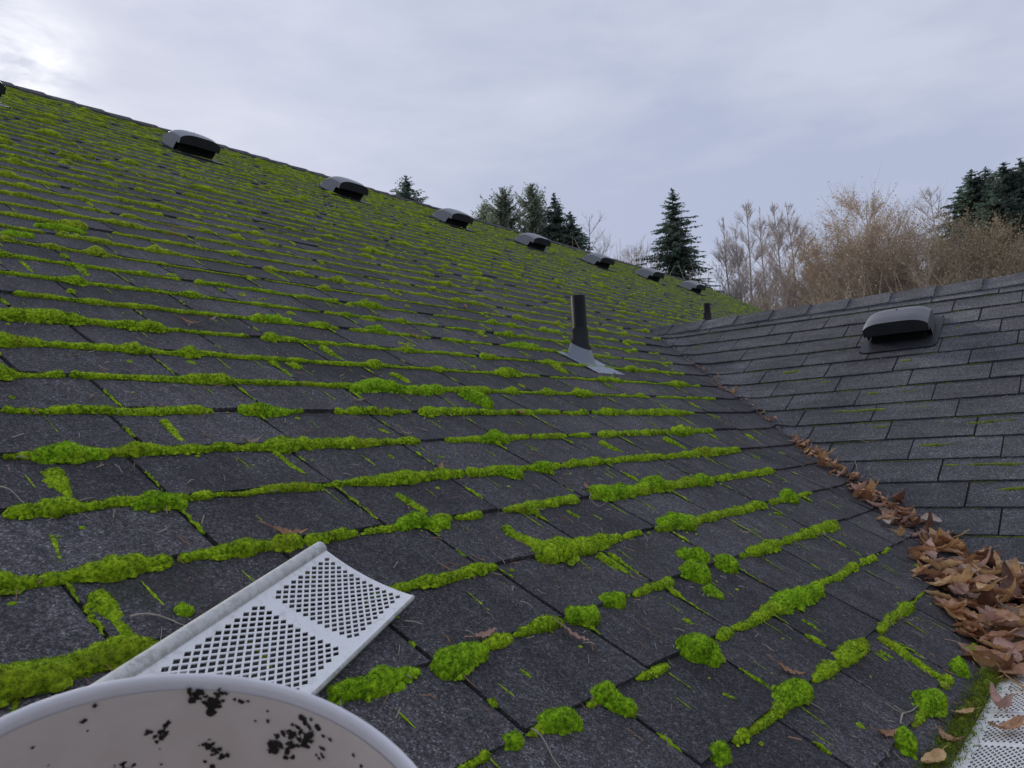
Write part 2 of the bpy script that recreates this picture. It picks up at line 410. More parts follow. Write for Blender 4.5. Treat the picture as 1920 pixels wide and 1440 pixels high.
# walls, fascia, gutters
mb = MB(); ye = mainP(0, KE)[1]
xe = valley_x(ze)
mb.box((XSTART+.4, ye+.35, GROUND), (XEND-.4, RY+6.1, ze-.12))
mb.box((xe+.35, YW+.4, GROUND), (xb-.35, ye+.36, ze-.12))
for X in (XSTART+.4, XEND-.4):
    mb.add([(X, ye+.35, ze-.12), (X, RY+6.1, ze-.12), (X, RY, RZ-.1)], [(0, 1, 2)])
mb.build('wall', M_WALL, house, smooth=False)
mb = MB()
mb.box((XSTART, ye+.012, ze-.20), (xe+.012, ye+.03, ze-.012)); mb.box((xe+.012, YW, ze-.20), (xe+.03, ye+.03, ze-.012))
mb.build('fascia', M_GUT, house, smooth=False)
GD = .125
mb = MB()
prof = [(0.0, -.01), (0.0, -.11), (.075, -.11), (.11, -.06), (GD, -.03), (GD, -.005), (GD-.014, -.005)]
G = np.array([[(XSTART, ye+.01-a, ze+b), (xe-a+.012, ye+.01-a, ze+b)] for a, b in prof]); mb.quadgrid(G)
G = np.array([[(xe+.012-a, ye+.01-a, ze+b), (xe+.012-a, YW, ze+b)] for a, b in prof]); mb.quadgrid(G)
mb.build('gutter', M_GUT, house, smooth=False)

# ------------------------------------------------------------------ moss
def tuft(M_, P, rad, nrm, hgt=.8):
    a = np.linspace(0, 2*math.pi, 8)[:-1]+random.random(); t = np.array([1., 0, 0]) if nrm is nM else np.array([0, 1., 0]); b = np.cross(nrm, t)
    V = [P+nrm*rad*hgt]
    for f_, h_ in ((.6, .62), (1.0, -.1)):
        for q in a:
            j = random.uniform(.75, 1.25); V.append(P+(t*math.cos(q)*1.5+b*math.sin(q))*rad*f_*j+nrm*rad*hgt*h_*j)
    n = len(a); Fc = [(0, 1+i, 1+(i+1) % n) for i in range(n)]+[(1+i, 1+n+i, 1+n+(i+1) % n, 1+(i+1) % n) for i in range(n)]
    M_.mb.add(V, Fc)
class Moss:
    def __init__(s): s.mb = MB(); s.fz = []
    def strand(s, C, r, nrm, asp=.85, seed=0, fuzz=True, lump=.30, flat=1.0):
        """C (n,3) on the slope, r (n) half widths; a lumpy half tube with tapered ends"""
        C = np.asarray(C, float); r = np.asarray(r, float)
        D = np.linalg.norm(C, axis=1)
        T = np.gradient(C, axis=0); T /= np.linalg.norm(T, axis=1)[:, None]+1e-9
        B = np.cross(np.broadcast_to(nrm, T.shape), T)
        dmin = D.min(); na = 13 if dmin < 1.5 else (9 if dmin < 3 else 5)
        th = np.linspace(R_(-25), R_(205), na)
        ct = np.sign(np.cos(th))*np.abs(np.cos(th))**.85
        off = r[:, None, None]*(ct[None, :, None]*B[:, None] + (asp*np.sin(th))[None, :, None]*nrm)
        G = C[:, None]+off; nr = off/(np.linalg.norm(off, axis=2, keepdims=True)+1e-9)
        Pf = G.reshape(-1, 3)
        base = np.repeat(r, na)
        d = vnoise(Pf+7, 48)*np.minimum(base*lump, .009) + vnoise(Pf+3, 130)*np.minimum(base*lump*.5, .0026)
        if dmin < 2.2: d = d + vnoise(Pf+11, 420)*.0011
        Pn = Pf + nr.reshape(-1, 3)*d[:, None]
        G = Pn.reshape(G.shape); s.mb.quadgrid(G)
        if fuzz and dmin < 3.4: s.fz.append((G, nr))
        if fuzz and dmin < 2.6:
            Ltot = np.linalg.norm(np.diff(C, axis=0), axis=1).sum()
            for _ in range(int(Ltot*150)):
                i = random.randrange(len(C)); rr_ = r[i]
                if rr_ < .003: continue
                sd = random.choice((-1, 1)); P = C[i]+B[i]*sd*rr_*random.uniform(.75, 1.22)+nrm*rr_*random.uniform(0, .25)
                tuft(s, P, min(.007, rr_*random.uniform(.16, .42)), nrm, random.uniform(.7, 1.2))
    def fuzz(s, dens, cap_=400000):
        if not s.fz: return
        for G, nr in s.fz:
            a = G[:-1, :-1].reshape(-1, 3); b = G[1:, :-1].reshape(-1, 3); c = G[1:, 1:].reshape(-1, 3); d = G[:-1, 1:].reshape(-1, 3); n = nr[:-1, :-1].reshape(-1, 3)
            A = np.linalg.norm(np.cross(b-a, d-a), axis=1); dist = np.linalg.norm(a, axis=1)
            lam = A*dens/np.maximum(dist, .7)**1.7
            cnt = rng.poisson(lam); idx = np.repeat(np.arange(len(a)), cnt)
            if not len(idx): continue
            x = rng.random((len(idx), 1)); y = rng.random((len(idx), 1))
            P = (a[idx]*(1-x)+b[idx]*x)*(1-y)+(d[idx]*(1-x)+c[idx]*x)*y
            dirn = n[idx]+rng.normal(0, .38, (len(idx), 3)); dirn /= np.linalg.norm(dirn, axis=1)[:, None]
            sc = (np.maximum(dist[idx], .8)**.5)[:, None]
            L = rng.uniform(.0012, .0036, (len(idx), 1))*sc; Wd = rng.uniform(.0006, .0011, (len(idx), 1))*sc
            t = np.cross(dirn, rng.normal(0, 1, (len(idx), 3))); t /= np.linalg.norm(t, axis=1)[:, None]+1e-9
            V = np.stack([P-t*Wd-dirn*.001, P+t*Wd-dirn*.001, P+dirn*L], 1).reshape(-1, 3)
            s.mb.add(V, np.arange(len(V)).reshape(-1, 3))
def resample(P, r, step):
    P = np.asarray(P, float); r = np.asarray(r, float)
    d = np.concatenate([[0], np.cumsum(np.linalg.norm(np.diff(P, axis=0), axis=1))])
    n = max(5, int(d[-1]/step)+1); t = np.linspace(0, d[-1], n)
    return np.stack([np.interp(t, d, P[:, i]) for i in range(3)], 1), np.interp(t, d, r), t, d[-1]
def px_strand(ms, pts, plane='main', asp=.85, fuzz=True, wob=.004, dk=-.035, grow=1.0, **kw):
    """pts: (px, py, visible thickness in photo px)"""
    f_ = on_main if plane == 'main' else on_wing; nrm = nM if plane == 'main' else nW; up = upM if plane == 'main' else upW
    P = []; r = []
    for x, y, t in pts:
        p = f_(x, y, .004); P.append(p + up*e*0); r.append(max(t*np.linalg.norm(p)/FPX*.46*grow, .0008))
    st = max(.0035, .0028*np.linalg.norm(P[0]))
    C, rr, t, L = resample(P, r, st)
    end = np.minimum(1, np.minimum(t, L-t)/(np.maximum(rr*.9, 1e-4)))
    rr = rr*np.sqrt(np.clip(end*(2-end), 0.0, 1))+1e-4
    tan = (C[-1]-C[0])/(np.linalg.norm(C[-1]-C[0])+1e-9); lat = np.cross(nrm, tan)
    C = C + lat*(vnoise(C, 30)*wob)[:, None]
    C = fillet(C) - nrm*.002
    ms.strand(C, rr, nrm, asp, fuzz=fuzz, **kw)
    return C, rr
PROF = {
8: "0:14 60:14 140:16 230:22 300:26 312:20 350:20 380:20 400:16 | 447:22 480:30 520:24 540:14 568:14 | 624:14 660:18 700:20 728:20 | 732:12 768:12 | 780:28 800:30 815:18 840:22 865:20 900:18 930:16 980:14 1010:12 1046:16 | 1052:6 1060:12 1100:14 | 1108:8 1115:16 1140:16 1180:14 1240:14 1260:20 1280:10 1300:5",
7: "0:16 50:18 205:22 260:30 330:26 400:22 460:18 500:30 540:36 600:24 660:24 720:16 780:18 786:12 | 832:8 860:12 900:20 930:22 960:12 990:10 | 995:14 1040:18 1060:12 | 1065:6 1090:14 1104:14 | 1118:20 1140:22 1154:20 | 1158:12 1200:14 1250:16 | 1256:24 1275:22 1290:16 1300:12 1330:10",
6: "0:22 40:34 100:44 140:26 200:22 240:26 290:30 350:26 | 353:20 390:20 395:12 420:12 480:16 540:24 590:28 600:20 | 603:8 640:14 680:20 720:32 770:32 800:30 850:34 865:22 | 870:20 905:28 930:24 985:14 1010:20 1045:14 | 1050:16 1090:22 1130:14 1200:16 1260:14 1300:18 1330:22 1375:14 1385:6",
5: "-40:56 0:50 30:40 60:30 110:36 150:46 200:54 260:40 320:30 | 330:22 385:20 400:30 440:36 480:32 500:46 550:44 560:30 | 565:24 620:24 668:18 | 680:12 740:20 780:30 830:24 845:20 | 850:10 880:16 898:14 | 940:12 960:24 1000:26 1050:18 1080:18 | 1105:20 1170:24 1190:22 1250:24 1300:20 1335:16 1400:14 1450:12",
4: "-60:130 0:110 60:90 120:60 200:50 260:40 298:30 | 690:20 740:20 800:26 850:26 900:26 928:20 | 1000:44 1040:60 1070:48 1110:34 1140:26 | 1130:20 1150:24 1160:18 | 1165:10 1200:16 | 1226:14 1250:22 1300:22 1310:18 1350:14 1370:16 1400:20 1430:18 | 1440:10 1460:12 1500:10 1520:8",
3: "895:20 930:30 955:26 | 960:14 1000:24 1045:20 | 1172:6 1178:10 | 1182:20 1215:24 | 1218:16 1240:24 1255:20 | 1385:12 1420:22 1440:30 1455:16 | 1460:12 1500:16 1540:20 1564:16",
2: "850:14 890:16 914:18 | 985:8 1000:16 1030:22 | 1095:10 1110:20 | 1190:6 1210:18 1245:16 | 1340:16 1365:24 | 1370:10 1400:20 1440:24 1450:28 1532:24 | 1538:12 1560:14 1575:12 1585:18 1602:16 | 1608:8 1625:14 1635:12 | 1650:5 1668:6",
1: "1372:20 1395:24 | 1400:14 1420:20 1440:24 1460:26 | 1520:20 1545:24 1560:24 | 1565:26 1590:34 1615:26 | 1640:14 1665:16 1690:24 1700:18 | 1705:6 1730:4",
0: "1706:10 1725:20 | 1762:16 1775:20 | 1812:14 1822:10"}
LINE = {k: [] for k in PROF}
def course_pt(k, px, dk=-.02):                      # where pixel column px meets course k
    lo, hi = -1.0, 30.0
    def f(u):
        p = mainP(u, k+dk); d = np.array([p@CR, p@CU, p@Fw]); return 960+FPX*d[0]/d[2] if d[2] > .05 else -1e5
    for _ in range(50):
        m_ = (lo+hi)/2
        if f(m_) < px: lo = m_
        else: hi = m_
    return mainP(m_, k+dk, .003)
ms = Moss()
for k, txt in PROF.items():
    for seg in txt.split('|'):
        pr = [tuple(map(float, q.split(':'))) for q in seg.split()]
        P = [course_pt(k, x) for x, t in pr]; r = [t*np.linalg.norm(p)/FPX*.5 for p, (x, t) in zip(P, pr)]
        if len(P) == 1: continue
        st = max(.0035, .0028*np.linalg.norm(P[0])); C, rr, t, L = resample(P, r, st)
        end = np.clip(np.minimum(t, L-t)/np.maximum(rr*.9, 1e-4), 0, 1)
        rr = rr*np.sqrt(end*(2-end))+2e-4
        rr = rr*(1+.28*vnoise(C+5, 28)+.2*vnoise(C, 70))
        rr = rr*.84
        C = C + upM*(vnoise(C, 22)*.004-.25*rr)[:, None]
        ms.strand(C, rr, nM, 1.0, lump=.38)
# strokes off the courses (joints and spill-overs)
for pts in ["95,882,30 112,905,34 130,942,8", "172,1112,30 195,1135,40 215,1165,26 240,1200,26", "308,790,16 325,815,18 352,840,14", "512,845,10 550,878,12 592,906,8",
            "742,925,12 775,950,20 800,966,20", "100,1000,8 118,1062,10", "940,988,20 965,1005,28 1005,1025,34 1030,1040,30", "1118,1040,24 1150,1058,24 1186,1082,8",
            "1648,1193,18 1680,1215,22 1720,1245,24 1760,1272,22 1785,1288,18", "1645,1218,8 1660,1226,12 1678,1236,4", "1500,1160,10 1550,1190,4", "1122,828,18 1145,840,16 1172,850,6",
            "1240,822,18 1265,833,18 1290,846,8", "495,505,6 545,530,10", "600,650,14 622,665,20 645,678,14", "540,680,20 560,692,24", "1020,675,14 1045,690,24 1060,702,14", "40,488,6 62,515,10",
            "140,495,10 165,518,14", "820,855,10 832,860,4", "1350,1300,10 1375,1312,18 1392,1326,6", "1277,1158,8 1290,1166,14 1310,1176,6", "975,1252,6 985,1262,10 1000,1272,6",
            "1065,955,6 1075,965,14 1088,972,6", "1600,1355,6 1612,1362,16 1630,1372,6", "830,1395,4 850,1412,10", "1450,960,6 1466,968,12", "20,1340,8 30,1300,8", "385,820,8 405,826,14", "235,676,10 250,681,12",
            "348,676,8 362,681,10 370,684,8", "12,744,8 30,750,14", "705,803,8 735,815,10", "725,850,8 738,862,8", "870,880,6 880,885,6", "610,770,4 590,755,6", "730,700,14 755,712,18 765,720,12"]:
    px_strand(ms, [tuple(map(float, q.split(','))) for q in pts.split()])
# mid and far courses
def zvis(k): return mainP(0, k)[2]
def umax(k):
    z = zvis(k); return XEND-.05 if z > WZ else WX-(WZ-z)/TT-.03
far = Moss()
for k in range(9, 43):
    um = umax(k); hi = um - (.0 if k > 14 else .25)
    u = -.2 if k < 14 else .4
    r = random.Random(k)
    while u < hi:
        p = mainP(u, k); dist = np.linalg.norm(p)
        L = r.uniform(.15, .9)*(1+.15*dist)
        if zvis(k) < WZ and u > um-.6: L = min(L, .25)
        u2 = min(u+L, hi)
        st = max(.006, .0042*dist) if k < 20 else max(.014, .005*dist)
        n = max(6, int((u2-u)/st)); us = np.linspace(u, u2, n)
        C = np.array([mainP(q, k-.03, .003) for q in us])
        b = r.uniform(.0046, .0074)
        n1_ = vnoise(C+np.array([k*3.1, 0, 0]), 5.5); n2_ = vnoise(C+np.array([0, k*2.7, 0]), 17)
        rr = b*(1+.40*n1_+.45*n2_)+ .013*np.clip(n2_-.35, 0, 1)*1.6 + .017*np.clip(vnoise(C+19, 8)-.42, 0, 1)*2
        rr = np.maximum(rr*(1-.18*np.clip((us-5)/6, 0, 1)), .0035)
        t = us-u; Lt = u2-u
        end = np.clip(np.minimum(t, Lt-t)/.012, 0, 1); rr = rr*np.sqrt(end*(2-end))+2e-4
        C = C + upM*(vnoise(C+2, 14)*.006-.2*rr)[:, None]
        C = fillet(C)
        (ms if k < 15 else far).strand(C, rr, nM, 1.0 if k < 20 else 1.15)
        u = u2 + (r.uniform(0, .05) if r.random() < .9 else r.uniform(.03, .16))*(1 if k < 22 else .6)
        if u > um-.5 and zvis(k) < WZ: u += r.uniform(0, .08)
# moss standing in the joints between tabs
for (sd, k), gs in ROWG.items():
    if sd != 0 or k < 0: continue
    for gu in gs:
        if gu > umax(k)-.15 or gu < .1: continue
        p = mainP(gu, k+.5); dist = np.linalg.norm(p)
        r = random.Random(int(gu*1000)+k*7919)
        for _ in range(3 if k < 16 else 2):
            if r.random() > (.62 if k < 24 else .4): continue
            a = r.uniform(.05, .75); L = r.uniform(.08, .4); big = r.random() < .14
            n = max(5, int(L*e/max(.004, .003*dist)))
            kk = np.linspace(k+a, min(k+a+L, k+.98), n)
            C = np.array([mainP(gu+r.uniform(-.002, .002), q, .0055) for q in kk])
            rr = (r.uniform(.0045, .009) if big else r.uniform(.0015, .0035))*np.sin(np.linspace(.12, math.pi-.12, n))**.6
            if dist > 3: rr = rr*1.3
            (ms if k < 15 else far).strand(C, rr, nM, .7, lump=.5, fuzz=big or dist < 1.6)
for (sd, k), gs in ROWG.items():
    if sd != 0 or k < 0 or k > 26: continue
    for gu in gs:
        r = random.Random(int(gu*777)+k*31)
        for _ in range(2 if k < 14 else 1):
            if r.random() < .35: continue
            u = gu+r.uniform(.05, .95)*TAB; p = mainP(u, k+.5); dist = np.linalg.norm(p)
            if u > umax(k)-.1 or u < .1: continue
            a = r.uniform(0, .6); L = r.uniform(.15, .55); n = max(5, int(L*e/max(.005, .004*dist)))
            kk = np.linspace(k+a, min(k+a+L, k+.98), n); rr = r.uniform(.0006, .0015)*np.sin(np.linspace(.12, math.pi-.12, n))**.6*(1 if dist < 2.5 else 1.4)
            C = np.array([mainP(u+.001*math.sin(q*9), q, .0055-.0015) for q in kk])
            (ms if k < 15 else far).strand(C, rr, nM, .6, lump=.5, fuzz=False)
# small tufts spread over the upper courses (yellowish, dense up there)
dens_pts = []
for _ in range(26000):
    k = random.uniform(11, 43); u = random.uniform(.6, XEND)
    if u > umax(k)-.1: continue
    P = mainP(u, k, .002)
    d = vnoise(np.array([P*np.array([1, 1, 1])]), .9)[0]*.6+vnoise(np.array([P]), 3.3)[0]*.5
    prob = .015+.22*max(0, min(1, (k-17)/12))*max(0, .16+d)
    if random.random() > prob: continue
    tuft(far, P, random.uniform(.006, .016), nM, random.uniform(.5, .9))
    if random.random() < .5:
        for _ in range(3): tuft(far, P+np.array([random.gauss(0, .025), 0, 0])+upM*random.gauss(0, .016), random.uniform(.005, .012), nM, .7)
for _ in range(420):                             # little dull crumbs of moss lower down
    k = random.uniform(0, 12); u = random.uniform(.2, 3); P = mainP(u, k, .003)
    if u > umax(k)-.1: continue
    tuft(ms, P, random.uniform(.0015, .004), nM, .7)
ms.fuzz(230000); 
tag(ms.mb.build('moss', M_MOSS), 'bright green moss growing along the lower shingle courses', 'moss', kind='stuff')
tag(far.mb.build('moss', M_FAR), 'yellow green moss covering the upper shingle courses below the ridge', 'moss', kind='stuff')
# moss on the wing slope
wm = Moss()
for pts in ["1560,772,7 1600,771,8 1640,768,10 1664,767,8", "1708,764,4 1730,762,7 1745,760,6", "1632,802,6 1655,801,7 1672,799,4", "1760,796,6 1778,794,6", "1808,794,5 1850,792,8 1905,786,5",
            "1718,834,6 1740,835,9 1772,834,8 1790,831,4", "1768,873,8 1800,872,6 1840,871,8 1880,871,9 1922,870,7", "1868,919,5 1890,917,9 1925,915,9", "1686,676,8 1700,676,10 1713,675,5",
            "1258,632,8 1290,629,7 1315,626,6 1342,624,5", "1296,654,6 1320,652,5", "1322,633,4 1350,629,5", "1372,619,4 1385,617,4", "1465,699,7 1480,699,8 1500,696,6", "1484,697,8 1500,693,7",
            "1383,684,5 1400,683,4", "1462,635,6 1478,634,5", "1412,653,4 1430,651,3", "1535,718,6 1560,715,5", "1622,739,6 1650,737,7", "1687,735,6 1725,731,5", "1788,614,5 1805,613,5", "1880,690,6 1910,688,5"]:
    px_strand(wm, [tuple(map(float, q.split(','))) for q in pts.split()], 'wing', asp=.7, wob=.002)
for (sd, k), gs in list(ROWG.items())+[((500, k), [0]) for k in range(-6, 10)]:
    if sd != 500: continue
    for _ in range(9):
        r = random; z = k0z+k*e*ST; v0 = -yv(z)+.1
        v = v0+r.random()**1.3*3; L = r.uniform(.03, .22)
        n = 8; C = np.array([wingP(v+L*t, k-.01, .002) for t in np.linspace(0, 1, n)])
        rr = r.uniform(.0012, .0032)*np.sin(np.linspace(.15, math.pi-.15, n))**.5
        wm.strand(C, rr, nW, .8, lump=.5, fuzz=False)
wm.fuzz(200000)
tag(wm.mb.build('moss', M_OLD), 'thin dull moss in the shingle edges of the wing slope', 'moss', kind='stuff')

# individual cushions
CUSH = [
 ("60,862,26 85,856,42 125,855,46 160,858,34 205,856,20", "long plump moss cushion at the left, above the white bucket and third course from it"),
 ("245,948,22 285,943,38 325,944,40 352,950,22", "smooth sausage shaped moss cushion ending the course left of the perforated panel"),
 ("448,773,22 478,772,32 515,774,24 545,774,14", "isolated oval moss cushion with bare shingle edge on both sides"),
 ("735,990,20 775,982,40 810,984,34 842,984,20", "domed moss cushion just above the top end of the perforated panel"),
 ("660,735,24 695,727,34 730,730,30 765,733,26 795,735,26 830,732,18", "long double humped moss cushion left of the diagonal one"),
 ("858,738,26 885,748,38 905,760,34 925,770,28", "thick diagonal moss cushion bridging two shingle courses"),
 ("895,826,16 925,824,32 955,826,18", "small oval moss cushion on the course above the round button of moss"),
 ("942,890,30 958,890,34 978,890,28", "round button of moss sitting in the middle of its course"),
 ("990,878,16 1015,878,32 1038,884,26", "teardrop moss cushion right of the round button"),
 ("1104,928,30 1130,928,42 1165,926,34 1190,922,24", "large moss cushion draped with a curled pale stem"),
 ("1195,920,24 1222,912,38 1250,915,28", "plump moss cushion right of the one with the curled stem"),
 ("1300,905,22 1318,903,30 1336,906,18", "small upright moss cushion on the course above the leaf free joint"),
 ("1462,932,26 1480,936,32 1498,944,22", "small green moss cushion standing near the right end of its course"),
 ("1230,985,24 1270,982,44 1300,985,30", "broad yellow green moss cushion on the course above the big cluster"),
 ("1270,1045,30 1300,1045,38 1330,1055,32", "upper hump of the big three lobed moss cluster"),
 ("1270,1072,40 1300,1080,56 1330,1085,40", "largest round lobe of the big moss cluster in the centre right"),
 ("1338,1058,34 1362,1063,46 1384,1070,36", "round moss cushion touching the right side of the big cluster"),
 ("1316,1105,26 1335,1112,32 1358,1124,16", "tail of moss hanging below the big cluster"),
 ("1058,1158,40 1085,1160,56 1116,1160,44", "round moss ball with a brown leaf lying just below it"),
 ("1122,1128,26 1146,1128,36 1170,1130,28", "small moss ball right of the one with the leaf below"),
 ("835,1275,36 842,1248,60 870,1232,52 905,1222,30", "big hook shaped moss cushion right of the perforated panel"),
 ("610,1306,30 650,1298,46 700,1288,58 745,1272,44 785,1255,16", "large spindle shaped moss cushion between bucket rim and hook shaped cushion"),
 ("1005,1362,26 1040,1352,44 1070,1352,42 1092,1362,28", "ragged moss cushion with a pale straight stem leaning over it"),
 ("1105,1308,36 1135,1308,48 1165,1325,40 1195,1335,30", "bright two lobed moss cushion right of the leaning stem"),
 ("940,1392,26 960,1391,34 980,1390,26", "small round moss ball near the bottom edge, left of the leaning stem"),
 ("1262,1205,34 1290,1222,62 1325,1230,58 1332,1250,30", "large bulging moss cushion with a brownish patch on its left"),
 ("1448,1138,32 1480,1130,46 1515,1112,36 1532,1104,22", "moss cushion swelling on the lower right course, well right of the brown patched one"),
 ("1455,1322,30 1480,1308,50 1512,1300,40", "moss cushion on the bottom right course above the small moss ball pair"),
 ("1330,1418,36 1348,1418,44 1366,1415,34", "moss ball cut by the bottom edge of the photo"),
 ("1720,1330,36 1740,1322,50 1768,1320,38", "moss cushion next to the grey forked twig"),
 ("1672,1390,44 1692,1398,62 1715,1405,44", "round moss ball at the eave beside the gutter leaves"),
 ("1782,1255,28 1798,1258,44 1812,1262,34", "moss cushion at the foot of the long straight moss ridge"),
 ("322,1148,26 343,1147,38 366,1152,28", "small lone moss ball at the left edge of the perforated panel"),
 ("470,600,14 505,601,24 545,603,14", "flat oval moss cushion far up in the left centre of the slope"),
 ("685,618,14 708,621,22 728,626,12", "small dark green moss cushion with a tan leaf to its right"),
 ("950,648,10 980,648,18 1010,652,14", "moss cushion just left of the tall black vent pipe"),
 ("60,424,10 110,430,22 165,440,10", "long moss cushion high up near the left edge of the photo"),
 ("0,441,18 30,443,24 66,448,12", "moss cushion cut by the left edge of the photo"),
 ("1640,690,3 1641,690,3", None)]
for spec, lab in CUSH:
    if lab is None: continue
    c = Moss(); pts = [tuple(map(float, q.split(','))) for q in spec.split()]
    px_strand(c, pts, asp=1.15, grow=.95, lump=.45)
    c.fuzz(300000)
    P0 = on_main(*pts[len(pts)//2][:2])
    o = c.mb; o.v = [v-P0 for v in o.v]
    ob = o.build('moss_cushion', M_CUSH); ob.location = P0
    tag(ob, lab, 'moss cushion', 'moss cushions on the shingle edges')

# moss and debris between eave and guards
db = Moss(); r = random.Random(3)
for _ in range(300):
    u = r.uniform(.9, 2.25); P = np.array([u, ye+.020+r.gauss(0, .009), ze+.010+r.uniform(-.006, .008)])
    tuft(db, P, r.uniform(.004, .012), np.array([0, 0, 1.]) if False else nM, r.uniform(.6, 1.3))
V = []
for _ in range(9000):
    u = r.uniform(.9, 2.25); P = np.array([u, ye+.018+r.gauss(0, .016), ze+.014+r.uniform(-.004, .010)]); d = np.array([r.gauss(0, .8), r.gauss(0, .8), r.uniform(.2, 1)]); d /= np.linalg.norm(d)
    t = np.cross(d, [r.gauss(0, 1) for _ in range(3)]); t /= np.linalg.norm(t); L = r.uniform(.005, .016)
    V += [P-t*.0009, P+t*.0009, P+d*L]
db.mb.add(np.array(V), np.arange(len(V)).reshape(-1, 3))
tag(db.mb.build('moss', M_OLD), 'shaggy olive moss filling the crack along the eave beside the guards', 'moss', kind='stuff')

# ------------------------------------------------------------------ roof vents
def dome_vent():
    root = empty('roof_vent', (0, 0, 0))
    fl = MB()                                     # flange with rounded corners, local x along the course, y upslope
    a = []
    hx, hy, rc = .20, .20, .04
    for cx, cy, s in ((hx-rc, hy-rc, 0), (-hx+rc, hy-rc, 1), (-hx+rc, -hy+rc, 2), (hx-rc, -hy+rc, 3)):
        for q in range(5):
            t = (s+q/4)*math.pi/2; a.append((cx+rc*math.cos(t), cy+rc*math.sin(t)))
    n = len(a)
    V = [(x, y-.03, .009) for x, y in a]+[(x, y-.03, .004) for x, y in a]
    fl.add(V, [list(range(n))]+[(i, i+n, (i+1) % n+n, (i+1) % n) for i in range(n)])
    for sx in (-1, 1):
        for sy in (-1, 1): fl.tube([(sx*.19, sy*.185-.03, .008), (sx*.19, sy*.185-.03, .0125)], [.006, .004], 6)
    fl.build('flange', M_ABSF, root, smooth=False)
    nk = MB(); nk.box((-.140, -.120, .008), (.140, .07, .100)); nk.build('neck', M_VDARK, root, smooth=False)
    hd = MB(); nu, nv = 21, 14                    # low arched hood, open on the downslope side
    G = []
    for j in range(nv):
        v = j/(nv-1); y = -.160+v*.315; row = []
        wdt = .168*(1-.10*v**2)*(1-.12*max(0, (v-.75)/.25)**2)
        hgt = .150*(1-.80*max(0, (v-.42)/.58)**1.9)*(.93+.07*min(1, v/.15))
        for i in range(nu):
            q = -1+2*i/(nu-1); x = math.sin(q*math.pi/2)*.35*wdt+q*.65*wdt
            z = .012+hgt*(1-.27*abs(q)**3.2)
            row.append((x, y-.012*(1-q*q)*(1-v), z))
        G.append(row)
    G = np.array(G)
    hd.quadgrid(G[::-1])
    lip2 = G[0].copy(); lip2[:, 2] = .070+.008*(1-np.linspace(-1, 1, nu)**2); lip2[:, 1] += .003
    lp = MB(); lp.quadgrid(np.array([G[0]-[0, .0006, .003], lip2])); inn = lip2.copy(); inn[:, 1] += .05; inn[:, 2] += .006; lp.quadgrid(np.array([lip2, inn]))
    lp.build('front_lip', M_ABSF, root)
    for c, s in ((0, 1), (-1, -1)):
        sd = G[:, c].copy(); lo = sd.copy(); vv = np.linspace(0, 1, nv)
        drop = np.full(nv, .070); full = np.full(nv, .012)
        lo[:, 2] = np.minimum(np.where(vv < .22, drop, full), sd[:, 2]-.004)
        hd.quadgrid(np.array([sd, lo]) if s > 0 else np.array([lo, sd]))
    bk = G[-1].copy(); lo = bk.copy(); lo[:, 2] = .010; lo[:, 1] += .015; hd.quadgrid(np.array([lo, bk]))
    hd.build('hood', M_VENT, root)
    for sx in (0, -.115, .115):
        sc = MB(); zt = .158 if sx == 0 else .139; sc.tube([(sx, -.03, zt-.006), (sx, -.03, zt+.006)], [.005, .0045], 8); sc.build('screw', M_ABS, root)
    for i in range(9):
        ht = MB(); x = -.10+i*.0245; ht.box((x, -.1275, .02), (x+.004, -.1255, .092)); ht.build('louvre', M_ABS, root, smooth=False)
    return root
def copy_tree(root):
    r = root.copy(); COL.objects.link(r)
    for ch in root.children:
        c = ch.copy(); COL.objects.link(c); c.parent = r
    return r
protoV = dome_vent()
def frame(x, y, z): return Matrix([[x[0], y[0], z[0]], [x[1], y[1], z[1]], [x[2], y[2], z[2]]]).to_euler()
EM = frame((1, 0, 0), upM, nM); EW = frame((0, -1, 0), upW, nW)
VL = [("black dome roof vent on the wing slope, apart from the ridge row", None),
      ("largest dome vent under the ridge, with pale sky-reflecting side, leftmost seen whole", 0),
      ("dome vent under the ridge, second from the left of those seen whole", 1),
      ("dome vent under the ridge between the small lone fir top and its larger neighbour", 2),
      ("dome vent under the ridge in front of the group of cedars", 3),
      ("dome vent left of the lone tall fir, third from the far end", 4),
      ("dome vent at the foot of the lone tall fir, second from the far end", 5),
      ("smallest and farthest dome vent at the far end of the ridge row", 6),
      ("dome vent barely showing at the left edge of the photo", 7)]
VPX = [(355, 270), (643, 352), (847, 408), (997, 452), (1120, 488), (1217, 514), (1297, 537), (-64, 154)]
for i, (lab, j) in enumerate(VL):
    o = protoV if i == 0 else copy_tree(protoV)
    if j is None:
        p = on_wing(1690, 611, .045)
        o.location = p-nW*.045+nW*.006; o.rotation_euler = EW
        s = .80
    else:
        p = on_main(*VPX[j], .06); u_, k_ = uk(p-nM*.06)
        u_ = [2.98, 4.33, 5.62, 6.84, 8.02, 9.2, 10.35, 1.72][j] if False else u_
        k_ = min(k_, 39.2)
        o.location = mainP(u_, k_, .004); o.rotation_euler = EM; s = .84
    o.scale = (s, s, s)
    tag(o, lab, 'roof vent', 'dome vents on the roof')
    if j is not None:
        for c in o.children:
            if c.name.startswith('hood'):
                c.data = c.data.copy() if i == 1 else c.data
                if i == 1: c.data.materials[0] = M_VENTL; ridgehood = c.data
                else: c.data = ridgehood

